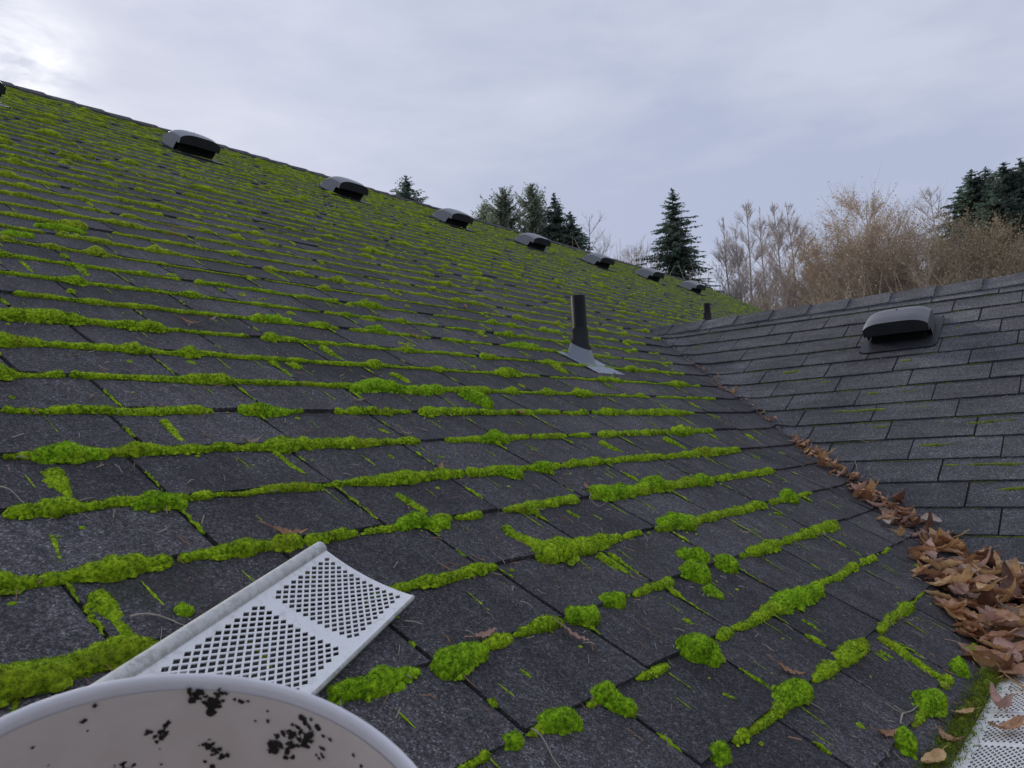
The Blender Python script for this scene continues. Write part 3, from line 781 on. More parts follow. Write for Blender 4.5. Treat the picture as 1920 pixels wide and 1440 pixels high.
# ------------------------------------------------------------------ vent pipes
def vent_pipe(P, rad, top, lab, flash=True):
    root = empty('vent_pipe', P, lab, 'vent pipe', 'black vent pipes on the main slope')
    P = np.array(P); m = MB(); th = np.arange(24)*2*math.pi/24
    ring = lambda z, r_, tilt=0: np.array([(P[0]+r_*math.cos(a), P[1]+r_*math.sin(a), P[2]+z+(r_*math.sin(a)*TT if tilt else 0)) for a in th])
    m.quadgrid(np.array([ring(-.15, rad), ring(top, rad), ring(top, rad*.88), ring(top-.25, rad*.88)]), close=True)
    ob = m.build('pipe', M_ABS, root)
    if flash:
        m = MB(); m.quadgrid(np.array([ring(.13, rad*1.03), ring(.118, rad*1.08), ring(.085, rad*1.10, 1), ring(.070, rad*1.35, 1), ring(.06, rad*1.38, 1)]), close=True)
        m.build('rubber_boot', M_RUB, root)
        m = MB(); m.quadgrid(np.array([ring(.066, rad*1.3, 1), ring(.060, rad*1.36, 1), ring(.003, rad*1.95, 1)]), close=True)
        m.build('cone', M_LEAD, root)
        m = MB(); u0, k0 = uk(P)
        G = np.array([[mainP(u0+a, k0+b, .0075+.001*random.random()) for b in (-1.05, -.6, 0, .5)] for a in (-.10, -.04, .04, .10)])
        m.quadgrid(G[::-1]); G2 = np.array([G[:, 0], G[:, 0]-nM*.006]); m.quadgrid(G2)
        m.tube([mainP(u0+.03, k0-1.0, .006), mainP(u0+.03, k0-1.0, .011)], .005, 6)
        m.build('base_flashing', M_LEAD, root, smooth=False)
    return root
p1 = on_main(1091, 676)
d1 = np.linalg.norm(p1); vent_pipe(p1, 27.5/FPX*d1/2, 122/FPX*d1, 'tall black vent pipe with metal flashing in the middle of the mossy slope')
p2 = on_main(1328, 616)
d2 = np.linalg.norm(p2); vent_pipe(p2, 13.5/FPX*d2/2, 46/FPX*d2, 'short black vent pipe rising just behind the wing ridge')

# ------------------------------------------------------------------ perforated guards
def perf_panel(L, W, holes, cw, ch, shape, margin, p=.72):
    """flat (x 0..L, y 0..W) panel with diamond holes; shape(x, y) -> height. returns V, F"""
    nx, ny = int(round(L/cw)), int(round(W/ch)); V = {}; F = []; vl = []
    def vid(x, y):
        key = (round(x, 6), round(y, 6))
        if key not in V: V[key] = len(vl); vl.append(key)
        return V[key]
    def hole(i, j):
        if (i+j) % 2: return False
        return holes(i*cw, j*ch)
    for i in range(nx):
        for j in range(ny):
            c = [(i, j), (i+1, j), (i+1, j+1), (i, j+1)]; poly = []
            for a, (ci, cj) in enumerate(c):
                if hole(ci, cj):
                    pi, pj = c[(a-1) % 4]; ni, nj = c[(a+1) % 4]
                    poly.append(vid((ci+(pi-ci)*p)*cw, (cj+(pj-cj)*p)*ch)); poly.append(vid((ci+(ni-ci)*p)*cw, (cj+(nj-cj)*p)*ch))
                else: poly.append(vid(ci*cw, cj*ch))
            F.append(poly)
    return np.array(vl), F
def guard(name, lab, A, dl, dw, nn, L, W, sect, solid, cw, ch, shape, bead, mrg=.014, grp='white perforated gutter guards'):
    root = empty(name, A, lab, 'gutter guard', grp)
    def holes(x, y):
        q = x if x < sect else (x-sect if bead else x % sect)
        if y < mrg+ (0.006 if bead else 0.002) or y > W-mrg+.003: return False
        return (solid if x > sect else .008) < q < (sect-.001 if x < sect or not bead else .22) and x > .01 and x < L-.01
    v, F = perf_panel(L, W, holes, cw, ch, shape, mrg)
    z = np.array([shape(x, y) for x, y in v]); P = A + v[:, :1]*dl + v[:, 1:2]*dw + z[:, None]*nn
    th = .0012; m = MB(); m.add(P, F); m.add(P-nn*th, [q[::-1] for q in F])
    m.build('panel', M_GUARD, root, smooth=False)
    m = MB()                                       # folded edges
    def strip(prof):
        G = np.array([[A+dl*x+dw*a+nn*(b+shape(x, a)) for a, b in prof] for x in np.linspace(0, L, 20)]); m.quadgrid(G)
    if bead:
        pr = [(.0085, .0006), (.008, .003), (.0055, .0055), (.001, .0062), (-.004, .0055), (-.0075, .003), (-.008, -.001), (-.004, -.003), (0, -.002)]
        strip(pr)
        for x in (0, L): m.add(np.array([A+dl*x+dw*a+nn*(b+shape(x, a)) for a, b in pr]), [list(range(len(pr)))])
    else: strip([(0, .0004), (-.0025, .001), (-.003, -.006), (0, -.007)])
    strip([(W, .0004), (W+.003, -.001), (W+.003, -.006), (W-.002, -.006)])
    m.build('edge_bead', M_GUARDB if bead else M_GUARD, root)
    return root
A = on_main(603, 1024, .026); Gp = on_main(184, 1294, .026); Bp = on_main(775, 1121, .022)
dl = (Gp-A)/np.linalg.norm(Gp-A); dw = (Bp-A); dw -= dl*(dw@dl); Wd = np.linalg.norm(dw); dw /= Wd; nn = np.cross(dw, dl); nn = nn if nn@nM > 0 else -nn
W1 = .0050*round(Wd/.0050)
guard('gutter_guard', 'loose white perforated gutter guard lying on the mossy shingles behind the bucket', A, dl, dw, nn, .5544, W1, .1512, .018, .0084, .0050,
      lambda x, y: -.008*math.sin(min(1, max(0, y)/W1)*math.pi)**.8*(1-.35*min(1, x/.3)), True)
for u0, L, lab in ((.94, .675, 'white gutter guard with brown leaves on it, nearer piece at the bottom right corner'),
                   (1.612, .378, 'white gutter guard half under the leaf heap, farther piece at the right edge')):
    A = np.array([u0, ye-.004, ze+.012]); dl = np.array([1., 0, 0]); dw = np.array([0, -1., 0.08]); dw /= np.linalg.norm(dw)
    guard('gutter_guard', lab, A, dl, dw, np.array([0, .08, 1.]), L, .126, .126, .012,   .0090, .0042, lambda x, y: .004*math.sin(y/.126*math.pi), False, mrg=.016)

# ------------------------------------------------------------------ bucket
KB = .83
NB = nM + np.array([-.10, .06, .0]); NB /= np.linalg.norm(NB)
def rim_fit():
    O = np.array([(0, 1350), (179, 1296), (292, 1279), (375, 1274), (479, 1279), (583, 1310), (688, 1367), (763, 1433)], float)
    a = np.cross(NB, [1, 0, 0]); a /= np.linalg.norm(a); b = np.cross(NB, a); t = np.linspace(0, 2*math.pi, 361)
    ring = .15*(np.outer(np.cos(t), a)+np.outer(np.sin(t), b)); rg = np.random.default_rng(1)
    best = (1e9, np.array([.25, .42, -.205]))
    for s in range(2500):
        C = best[1]+rg.normal(0, .02*.998**s+.0003, 3); X = C+ring; zc = X@Fw
        if zc.min() < .04: continue
        P = np.stack([960+FPX*(X@CR)/zc, 720-FPX*(X@CU)/zc], 1)
        c = (np.sqrt(((O[:, None]-P[None])**2).sum(2)).min(1)**2).sum()
        if c < best[0]: best = (c, C)
    return best
cst, CB = rim_fit(); CB = CB*KB; RB = .15*KB
hB = (CB@nM)+H
print('bucket fit', cst, CB, 'rim above roof', hB)
ax = np.cross(NB, [1, 0, 0]); ax /= np.linalg.norm(ax); bx = np.cross(NB, ax)
HB = (hB-.012)/(NB@nM); base = CB-NB*HB
bk = empty('bucket', base, 'off white plastic bucket with dark mud spots inside, at the bottom left', 'bucket')
def ringp(r_, z, n=72):
    t = np.arange(n)*2*math.pi/n; return CB+NB*z+r_*(np.outer(np.cos(t), ax)+np.outer(np.sin(t), bx))
tap = lambda z: 1-.10*(-z/HB)
m = MB(); zs = np.linspace(-.004, -HB, 12)
G = [ringp(RB*.985*tap(z), z) for z in zs]+[ringp(RB*.02, -HB)]+[ringp(RB*.02, -HB+.004)]+[ringp(RB*.965*tap(z), z) for z in zs[::-1]*.985]
G = np.array(G); m.quadgrid(G, close=True)
for z in (-.03, -.045): m.quadgrid(np.array([ringp(RB*.98, z+.003), ringp(RB*1.03, z), ringp(RB*.98, z-.003)]), close=True)
m.build('body', M_BUCKET, bk)
m = MB(); pr = [(.972, -.005), (.969, .000), (.975, .0035), (.988, .0045), (1.000, .0035), (1.006, 0), (1.005, -.007), (.985, -.008)]
m.quadgrid(np.array([ringp(RB*a, b) for a, b in pr+[pr[0]]]), close=True); m.build('rim', M_RIM, bk)
m = MB(); t = np.linspace(0, math.pi, 24)         # wire handle folded down on the near side
hp = np.array([CB-NB*(.035+.10*math.sin(q))+ax*0+(bx*math.cos(q)*1.03-ax*math.sin(q)*1.06*(-1 if (ax@Fw) < 0 else 1)*1)*RB for q in t]); m.tube(hp, .002, 6); m.build('handle', M_RUB, bk)
# mud on the inner wall
m = MB(); r = random.Random(5)
def inner_hit(px, py):
    d = ray(px, py); d = d/np.linalg.norm(d); best = None
    for t_ in np.linspace(.1, 1.2, 900):
        q = d*t_-CB; z = q@NB
        if z > .0 or z < -HB+.01: continue
        rad = math.hypot(q@ax, q@bx)
        if rad >= RB*.962*tap(z):
            if best is not None: return d*t_-(ax*(q@ax)+bx*(q@bx))/rad*.0008, (ax*(q@ax)+bx*(q@bx))/rad
        else: best = 1
    return None
spots = []
def spray(cx, cy, sx, sy, n, r0, r1, ang=0):
    for _ in range(n):
        a, b = r.gauss(0, sx), r.gauss(0, sy); x = cx+a*math.cos(ang)-b*math.sin(ang); y = cy+a*math.sin(ang)+b*math.cos(ang); spots.append((x, y, r.uniform(r0, r1)))
spray(363, 1300, 7, 5, 12, 5, 9); spray(395, 1325, 13, 4, 18, 5, 9, -1.0); spray(388, 1318, 8, 3, 8, 4, 7, .7); spray(412, 1300, 5, 8, 8, 3, 6)
spray(308, 1368, 15, 3, 14, 3, 6, -.95); spray(284, 1373, 6, 4, 5, 3, 5); spray(402, 1403, 14, 5, 14, 5, 8, .6); spray(380, 1388, 5, 5, 4, 2, 4)
spray(545, 1385, 26, 12, 34, 4, 9, -.3); spray(575, 1352, 6, 10, 9, 4, 7); spray(508, 1398, 10, 7, 11, 5, 9); spray(572, 1390, 8, 8, 10, 4, 8); spray(463, 1312, 6, 3, 5, 3, 6)
spray(602, 1410, 3, 14, 8, 3, 5, .2); spray(235, 1435, 10, 4, 5, 3, 5); spray(230, 1432, 60, 10, 6, 2, 4)
for x, y, q in ((177, 1322, 6), (155, 1352, 6), (163, 1369, 3), (502, 1332, 4), (503, 1350, 4), (480, 1350, 3), (385, 1427, 4), (620, 1385, 4), (608, 1378, 4), (663, 1414, 5), (400, 1436, 6), (300, 1402, 2), (440, 1310, 4), (678, 1436, 5), (60, 1400, 4)): spots.append((x, y, q))
for x, y, q in spots:
    hh = inner_hit(x, y)
    if hh is None: continue
    P, nrm = hh; rad = q*.8*np.linalg.norm(P)/FPX; t1 = np.cross(nrm, NB); t1 /= np.linalg.norm(t1); t2 = np.cross(nrm, t1)
    a = np.arange(9)*2*math.pi/9; V = [P-nrm*rad*.45]+[P+(t1*math.cos(w_)+t2*math.sin(w_))*rad*r.uniform(.45, 1.45) for w_ in a]
    m.add(V, [(0, 1+i, 1+(i+1) % 9) for i in range(9)])
m.build('mud', M_MUD, bk)['kind'] = 'stuff'

# ------------------------------------------------------------------ leaves, twigs, needles
def leaf_mesh(name, L, Wd, curl, bend, twist, mat, seed, lobes=0):
    r = random.Random(seed); nu, nv = 15, 9; G = []
    for i in range(nu):
        t = i/(nu-1); row = []
        w_ = Wd*.5*(math.sin(math.pi*min(1, t*.97+.015))**.75)*(1-.25*t) + .0006
        if lobes: w_ *= 1+.8*abs(math.sin(t*math.pi*lobes+.4))-.35
        cy = bend*(t-.5)**2*L*2.2; tw = twist*(t-.5)
        for j in range(nv):
            s = -1+2*j/(nv-1); a = s*curl
            y = w_*math.sin(a)/max(curl, .05); z = w_*(1-math.cos(a))/max(curl, .05)
            z += .0016*math.sin(t*23+abs(s)*4+seed)*abs(s) + .0011*math.sin(t*41+s*3+seed*2)
            y += .0012*math.sin(t*37+seed)*abs(s)
            if j == nv//2: z -= .0009
            yy = y*math.cos(tw)-z*math.sin(tw); zz = y*math.sin(tw)+z*math.cos(tw)
            row.append(((t-.5)*L, yy, zz+cy))
        G.append(row)
    m = MB(); G = np.array(G); G[:, :, 2] -= G[:, :, 2].min(); m.quadgrid(G)
    m.tube([(-.5*L-.018, r.uniform(-.006, .006), G[0, nv//2, 2]+.004), tuple(G[0, nv//2]), tuple(G[4, nv//2]-[0, 0, .0006])], [.0009, .0008, .0004], 4)
    me = bpy.data.meshes.new(name); V = np.concatenate(m.v); me.from_pydata(V.tolist(), [], m.f); me.materials.append(mat)
    me.polygons.foreach_set('use_smooth', [True]*len(me.polygons)); return me
LM = []; LC = []
for i in range(30):
    r = random.Random(100+i); mat = LEAFM[[0, 1, 2, 0, 3, 2, 0, 2, 0, 4][i % 10]]
    Ll, Lw, Lc = r.uniform(.072, .112), r.uniform(.034, .060), r.choice([.25, .5, .5, .8, 1.3])
    LC.append(('flat' if Lc < .4 else ('curved' if Lc < 1 else 'curled'), Lw/Ll))
    LM.append(leaf_mesh('leaf', Ll, Lw, Lc, r.uniform(-.4, .8), r.uniform(-1.0, 1.0), mat, i))
def maple_mesh(mat, S=.05):
    m = MB(); pts = []
    for i, (a, l) in enumerate([(-150, .35), (-100, .8), (-62, .42), (-45, 1.0), (-18, .5), (0, 1.2), (18, .5), (45, 1.0), (62, .42), (100, .8), (150, .35), (180, .12)]):
        pts.append((math.cos(R_(a))*l*S, math.sin(R_(a))*l*S, .004+.010*l*abs(math.sin(i*1.7))))
    n = len(pts); V = [(0, 0, .002)]; F = []
    mid = [((p[0]*.55), p[1]*.55, p[2]*.4+.001) for p in pts]; V += mid+pts
    F = [(0, 1+i, 1+(i+1) % n) for i in range(n)]+[(1+i, 1+n+i, 1+n+(i+1) % n, 1+(i+1) % n) for i in range(n)]
    m.add(V, F); m.tube([(0, 0, .003), (-S*.5, .004, .006), (-S*1.0, .012, .003)], .0008, 4)
    me = bpy.data.meshes.new('leaf'); me.from_pydata(np.concatenate(m.v).tolist(), [], m.f); me.materials.append(mat); return me
def put(me, name, P, rot, s, lab, cat, grp):
    o = bpy.data.objects.new(name, me); COL.objects.link(o); o.location = P; o.rotation_euler = rot; o.scale = (s, s, s); return tag(o, lab, cat, grp)
def surf_z(x, y):
    a = y*TT-H/CT; b = WZ-abs(x-WX)*TT; wdt = .05; h = max(wdt-abs(a-b), 0)/wdt; return max(a, b)+h*h*wdt/4
r = random.Random(42); placed = 0
MATN = {'leaf_brown': 'brown', 'leaf_pinkish': 'pinkish', 'leaf_tan': 'tan', 'leaf_dark': 'dark brown', 'leaf_pale': 'pale'}
HP = np.array([(1492, 835), (1545, 860), (1600, 885), (1640, 935), (1700, 962), (1735, 985), (1780, 1003), (1840, 1040), (1890, 1062), (1990, 1095), (2010, 1330), (1900, 1290), (1845, 1262), (1812, 1195), (1770, 1140), (1722, 1085), (1700, 1030), (1655, 980), (1590, 925), (1520, 862)], float)
def in_poly(x, y):
    c = False; n = len(HP); j = n-1
    for i in range(n):
        if (HP[i, 1] > y) != (HP[j, 1] > y) and x < (HP[j, 0]-HP[i, 0])*(y-HP[i, 1])/(HP[j, 1]-HP[i, 1])+HP[i, 0]: c = not c
        j = i
    return c
def edge_dist(x, y):
    d = 1e9; n = len(HP)
    for i in range(n):
        a, b = HP[i], HP[(i+1) % n]; ab = b-a; t = max(0, min(1, ((x-a[0])*ab[0]+(y-a[1])*ab[1])/(ab@ab))); d = min(d, math.hypot(x-a[0]-ab[0]*t, y-a[1]-ab[1]*t))
    return d
def on_surf(px, py, h=0):
    a = on_main(px, py, h); b = on_wing(px, py, h); return a if a@Fw < b@Fw else b
while placed < 345:
    if placed < 16:
        px = r.uniform(1300, 1488); py = float(np.interp(px, [1300, 1345, 1400, 1440, 1488], [690, 722, 756, 790, 832]))+r.gauss(0, 3)
    elif placed < 112:
        t = r.random(); px = 1488+t*215; py = float(np.interp(px, [1488, 1540, 1590, 1640, 1705], [836, 868, 905, 950, 985]))+r.gauss(0, 4+t*10)
    else:
        px = 1640+(r.random()**.85)*350; py = r.uniform(930, 1320)
        if not in_poly(px, py): continue
    dd = edge_dist(px, py) if placed >= 112 else 26; g_ = on_surf(px, py)
    hp = min(.055, dd*.0009); lay = r.random()
    zz = g_[2]+.006+hp*lay
    x, y = g_[0], g_[1]
    narrow = px < 1660
    idx = [i for i in range(30) if i % 10 in (1, 5, 0, 3, 6)] if narrow else list(range(30))
    i = r.choice(idx); me = LM[i]
    s = r.uniform(.3, .5) if px < 1488 else r.uniform(.40, .70) if px < 1600 else (r.uniform(.6, .95) if px < 1720 else r.uniform(.8, 1.15))
    yaw = math.atan2(-1, -1)+r.gauss(0, .4) if px < 1720 else r.uniform(0, 6.283)
    slope = -.35 if narrow else -.15
    rot = (r.gauss(.12, .26), r.gauss(slope, .2), yaw)
    col = MATN[me.materials[0].name]; sz = 'small' if s < .62 else ('medium' if s < .95 else 'large')
    cv = LC[i][0]; shp = 'narrow' if LC[i][1] < .5 else 'broad'
    zone = 'upper scatter' if px < 1488 else 'thin upper tail' if px < 1620 else ('narrow neck' if px < 1720 else ('shingle side' if py > 960+(px-1640)*.82 else 'wing side'))
    if px > 1870: zone = 'thick right end'
    ya = (yaw+math.pi) % (2*math.pi)-math.pi
    tip = 'the far firs' if abs(ya) < math.pi/4 else ('the ridge' if math.pi/4 <= ya < 3*math.pi/4 else ('the gutter' if -3*math.pi/4 < ya <= -math.pi/4 else 'the bucket'))
    put(me, 'leaf', (x, y, zz), rot, s, f'{sz} {col} {cv} {shp} leaf, tip toward {tip}, {zone} of heap', 'leaf', 'dry leaves heaped in the roof valley'); placed += 1
big = leaf_mesh('leaf', .15, .072, .8, .5, .5, LEAFM[1], 301); bigt = leaf_mesh('leaf', .14, .062, 1.0, .35, -.4, LEAFM[2], 302)
mp_ = maple_mesh(LEAFM[2], .052)
def on_surf(px, py, h=0):
    a = on_main(px, py, h); b = on_wing(px, py, h); return a if a@Fw < b@Fw else b
for me, px, py, rot, s, lab, h in [
    (mp_, 1568, 878, (.25, -.35, 2.2), 1.0, 'tan lobed maple leaf standing at the upper end of the valley heap', .012),
    (big, 1690, 972, (.3, -.2, 1.2), .62, 'large pinkish leaf with a raised pale tip at the narrow part of the heap', .02),
    (bigt, 1765, 1098, (.1, .1, 2.6), .62, 'bright tan leaf with pointed lobes on the left edge of the heap', .03),
    (bigt, 1850, 1108, (-.2, .1, .5), .62, 'smooth tan leaf lying on top of the middle of the heap', .075),
    (bigt, 1876, 1072, (-.1, .2, .1), .5, 'tan leaf along the upper edge of the heap against the wing shingles', .05),
    (mp_, 1905, 1088, (.9, .1, 1.0), .8, 'pale grey leaf standing upright at the right edge of the heap', .05),
    (LM[9], 1782, 1002, (0, .1, -.2), .45, 'small pale orange leaf sticking out onto the wing slope', .01)]:
    P = on_surf(px, py, h); put(me, 'leaf', P, rot, s, lab, 'leaf', 'dry leaves heaped in the roof valley')
small = [leaf_mesh('leaf', .042, .010, .8, .25, .4, LEAFM[1], 401), leaf_mesh('leaf', .045, .014, .5, .3, -.5, LEAFM[0], 402), leaf_mesh('leaf', .036, .010, 1.0, .5, .2, LEAFM[4], 403)]
for i, (px, py, a, s, j, lab) in enumerate([
    (1076, 1196, -1.0, 1.0, 0, 'narrow pinkish brown leaf lying below the round moss ball'),
    (905, 1196, .3, 1.1, 0, 'narrow leaf resting on moss right of the big hook shaped cushion'),
    (540, 1004, -.2, 1.1, 1, 'brown leaf lying just above the top of the loose perforated guard'),
    (470, 832, .1, 1.0, 2, 'pale leaf lying against the moss in the left centre'),
    (758, 815, -.8, .9, 2, 'pale winged seed leaf on bare shingle left of the oval cushion'),
    (825, 880, .8, .8, 1, 'small orange brown leaf stuck upright on the course moss'),
    (1100, 918, 1.2, .8, 1, 'tan leaf scrap beside the cushion with curled stem'),
    (668, 753, -.6, .9, 2, 'pale leaf below the long double humped cushion'),
    (1478, 1262, -.7, 1.0, 1, 'orange brown leaf on the lower right shingles above the bottom course'),
    (395, 602, .2, 1.0, 2, 'pale round leaf below the left centre moss line'),
    (355, 607, -.6, 1.0, 1, 'tan leaf left of the pale round leaf'),
    (780, 632, -1.0, 1.0, 1, 'tan leaf right of the small dark moss cushion'),
    (871, 578, .5, 1.2, 1, 'reddish leaf caught in moss left of the tall vent pipe'),
    (1390, 1000, -.9, .9, 2, 'pale pointed leaf on the bare shingle right of centre'),
    (1660, 1380, .0, 1.0, 1, 'leaf tucked beside the round moss ball at the eave'),
    (1365, 735, -.7, 1.6, 1, 'orange leaf scrap at the top of the valley'),
    (1380, 745, -.5, 1.5, 2, 'pale leaf scrap below the orange one at the top of the valley'),
    (1350, 728, -.7, 1.5, 0, 'pinkish leaf scrap uppermost in the valley'),
    (1310, 690, .2, 1.8, 0, 'reddish leaf scrap at the foot of the mossy part near the valley top'),
    (1440, 790, -.3, 1.2, 1, 'brown leaf scrap between the two upper valley leaf groups'),
    (1485, 828, .6, .8, 2, 'tiny pale leaf at the start of the valley litter'),
    (1510, 850, -.6, 1.3, 1, 'brown leaf at the narrow start of the valley litter'),
    (975, 775, .1, .9, 1, 'brown leaf lying on the course moss in the centre')]):
    P = on_surf(px, py, .007); x_ = on_surf(px+10, py, .007)-P; yw = math.atan2(x_[1], x_[0])+a
    q = frame((1, 0, 0), upM, nM).to_matrix() @ Matrix.Rotation(yw, 3, 'Z')
    put(small[j], 'leaf', P+nM*.002, q.to_euler(), s, lab, 'leaf', 'scattered leaves on the shingles')
for i, (u, dy, a, s, j, lab) in enumerate([
    (1.62, -.03, .5, .85, 1, 'long pinkish leaf lying across the joint of the two guards'),
    (1.50, -.055, 2.4, .8, 0, 'brown curled leaf on the nearer white guard'),
    (1.56, -.10, .3, .6, 3, 'small brown leaf near the right edge on the white guard'),
    (1.76, -.06, 2.2, .9, 5, 'pinkish leaf on the farther guard'),
    (1.84, -.03, 2.6, .9, 6, 'brown leaf at the top end of the farther guard'),
    (1.92, -.07, .9, .9, 8, 'brown leaf covering the far end of the farther guard'),
    (1.42, .012, .9, .6, 0, 'brown leaf tucked in the crack left of the nearer guard'),
    (1.55, .015, 2.2, .5, 2, 'tan leaf tucked in the crack beside the farther guard'),
    (1.30, .012, 2.9, .7, 2, 'tan leaf in the eave crack at the bottom edge')]):
    put(LM[j], 'leaf', (u, ye+dy, ze+.022+.004*(i % 3)), (.1, .05, a), s, lab, 'leaf', 'leaves on the gutter guards')
for pts, rad, lab in [
    ([(997, 1366), (1015, 1385), (1035, 1415), (1058, 1446)], .0013, 'pale straight stem leaning over a moss cushion at the bottom'),
    ([(243, 1156), (290, 1156), (320, 1157), (350, 1172)], .0015, 'grey twig running from moss to the perforated guard'),
    ([(-5, 912), (25, 925), (55, 946)], .0013, 'thin grey twig at the left edge of the photo'),
    ([(1688, 1358), (1692, 1342), (1715, 1325), (1722, 1322)], .0017, 'grey forked twig beside a moss cushion at lower right'),
    ([(1112, 918), (1105, 935), (1122, 948), (1135, 942)], .0010, 'curled pale stem draped over a moss cushion'),
    ([(1558, 888), (1590, 902), (1635, 917)], .0011, 'thin dark twig under the maple leaf in the valley'),
    ([(1590, 825), (1615, 826), (1640, 832)], .0013, 'thin grey twig on the wing shingles above the maple leaf'),
    ([(1603, 863), (1607, 880), (1613, 890)], .0012, 'short pale twig right of the maple leaf')]:
    Q = np.array([on_surf(x, y, .010) for x, y in pts]); C, _, _, _ = resample(Q, np.ones(len(Q)), .008)
    C[:, 2] += .003*np.sin(np.linspace(0, 6, len(C))); m = MB(); m.tube(C, np.linspace(rad, rad*.5, len(C)), 6)
    m.v = [v-C[0] for v in m.v]; o = m.build('twig', M_STEM); o.location = C[0]; tag(o, lab, 'twig', 'twigs on the roof')
m = MB(); m2 = MB(); r = random.Random(9)
for i in range(1500):
    if i % 5 == 0:
        z = k0z+r.uniform(-6, 8)*e*ST; P = np.array([valley_x(z), yv(z)-r.uniform(.02, 2.2), z])+nW*.009; a1, a2 = np.array([0, 1., 0]), upW
    else:
        k = r.random()**1.4*14-.3; u = r.uniform(.1, 3.2)
        if u > umax(k): continue
        P = mainP(u, k, .009); a1, a2 = np.array([1., 0, 0]), upM
    L = r.uniform(.009, .026); th = r.gauss(1.2, .6) if i % 3 else r.uniform(0, 3.14)
    d = a1*math.cos(th)+a2*math.sin(th)
    (m if i % 2 else m2).tube([P-d*L/2, P+nM*r.uniform(-.002, .003), P+d*L/2], r.uniform(.0005, .0011), 3)
tag(m.build('needles', M_NEED), 'orange brown conifer needles littered over the shingles', 'needles', kind='stuff')
tag(m2.build('needles', M_STEM), 'pale dry needles and husks littered over the shingles', 'needles', kind='stuff')

# ------------------------------------------------------------------ trees
def az_pos(px, D):
    d = ray(px, 560); a = math.atan2(d[1], d[0]); return np.array([D*math.cos(a), D*math.sin(a), GROUND])
def top_h(px, py, D):
    d = ray(px, py); return D*d[2]/math.hypot(d[0], d[1])-GROUND
def bare_tree(px, py, D, lab, width, mats, trunks=1, seed=0, leafy=0, grp='bare trees behind the house', spread=.45, dens=1.0, name='bare_tree', low=.35):
    r = random.Random(seed); B = az_pos(px, D); Ht = top_h(px, py, D); root = empty(name, B, lab, 'tree', grp)
    tr = MB(); tw = MB(); lf = []
    tips = []
    def branch(P, d, L, rad, lev):
        n = 4; pts = [P]; dd = d.copy()
        for i in range(n):
            dd = dd+np.array([r.gauss(0, .10), r.gauss(0, .10), .06 if lev > 0 else .02]); dd /= np.linalg.norm(dd); pts.append(pts[-1]+dd*L/n)
        pts = np.array(pts); (tr if lev == 0 else tw).tube(pts, np.linspace(rad, rad*.45, n+1), 3)
        if leafy and lev >= 2:
            for _ in range(leafy): lf.append(pts[r.randrange(1, n+1)]+np.array([r.gauss(0, .12) for _ in range(3)]))
        if lev >= 3: return
        nb = [0, 9, 6, 0][lev] if lev else 0
        nb = int(nb*dens*min(1.15, .25+L/1.1)+.5)
        for _ in range(nb):
            t = r.uniform(.25, 1); q = pts[0]+(pts[-1]-pts[0])*t; i = min(n-1, int(t*n)); q = pts[i]+(pts[i+1]-pts[i])*(t*n-i)
            s = dd+np.array([r.gauss(0, .6), r.gauss(0, .6), r.gauss(.1, .35)]); s /= np.linalg.norm(s); branch(q, s, L*r.uniform(.35, .6), rad*.5, lev+1)
    for ti in range(trunks):
        off = np.array([r.gauss(0, .35), r.gauss(0, .35), 0])*(trunks > 1)*1.3
        lean = np.array([r.gauss(0, .05), r.gauss(0, .05), 1]); h = Ht*(1 if ti == 0 else r.uniform(.75, 1)); n = 10
        pts = [B+off]
        for i in range(n):
            lean = lean+np.array([r.gauss(0, .025), r.gauss(0, .025), 0]); pts.append(pts[-1]+lean/np.linalg.norm(lean)*h/n)
        pts = np.array(pts)
        if ti == 0:
            pts[:, :2] += (B[:2]-pts[-1, :2])[None]*np.linspace(0, 1, n+1)[:, None]
            pts[:, 2] = GROUND+np.linspace(0, h, n+1)
        r0 = .0085*h*(1 if trunks == 1 else .75); tr.tube(pts, np.linspace(r0, r0*.12, n+1), 5)
        nb = int(44*dens)
        for _ in range(nb):
            t = r.uniform(low, .985); i = min(n-1, int(t*n)); q = pts[i]+(pts[i+1]-pts[i])*(t*n-i)
            a = r.uniform(0, 6.28); upk = r.uniform(.5, 1.3) if name != 'birch_tree' else r.uniform(.7, 1.7)
            prof = math.sin(math.pi*min(1, max(.05, (t-low)/(1-low)*.86+.14)))**.6
            d = np.array([math.cos(a), math.sin(a), upk]); d /= np.linalg.norm(d)
            L = width*spread*2.2*prof*r.uniform(.55, 1.0)*(1.15-.4*t)
            branch(q, d, L, .021*D/40*(1.2-.5*t), 1)
    tr.build('trunk', mats[0], root); tw.build('crown', mats[1], root)
    if lf:
        Lf = np.array(lf); n = len(Lf); s = .036*D/40; a = rng.normal(0, 1, (n, 3)); b = rng.normal(0, 1, (n, 3)); a /= np.linalg.norm(a, axis=1)[:, None]; b /= np.linalg.norm(b, axis=1)[:, None]
        V = np.stack([Lf-a*s, Lf+b*s, Lf+a*s, Lf-b*s*.8], 1).reshape(-1, 3); q = MB(); q.add(V, np.arange(4*n).reshape(-1, 4)); q.build('foliage', mats[2], root, smooth=False)
    return root
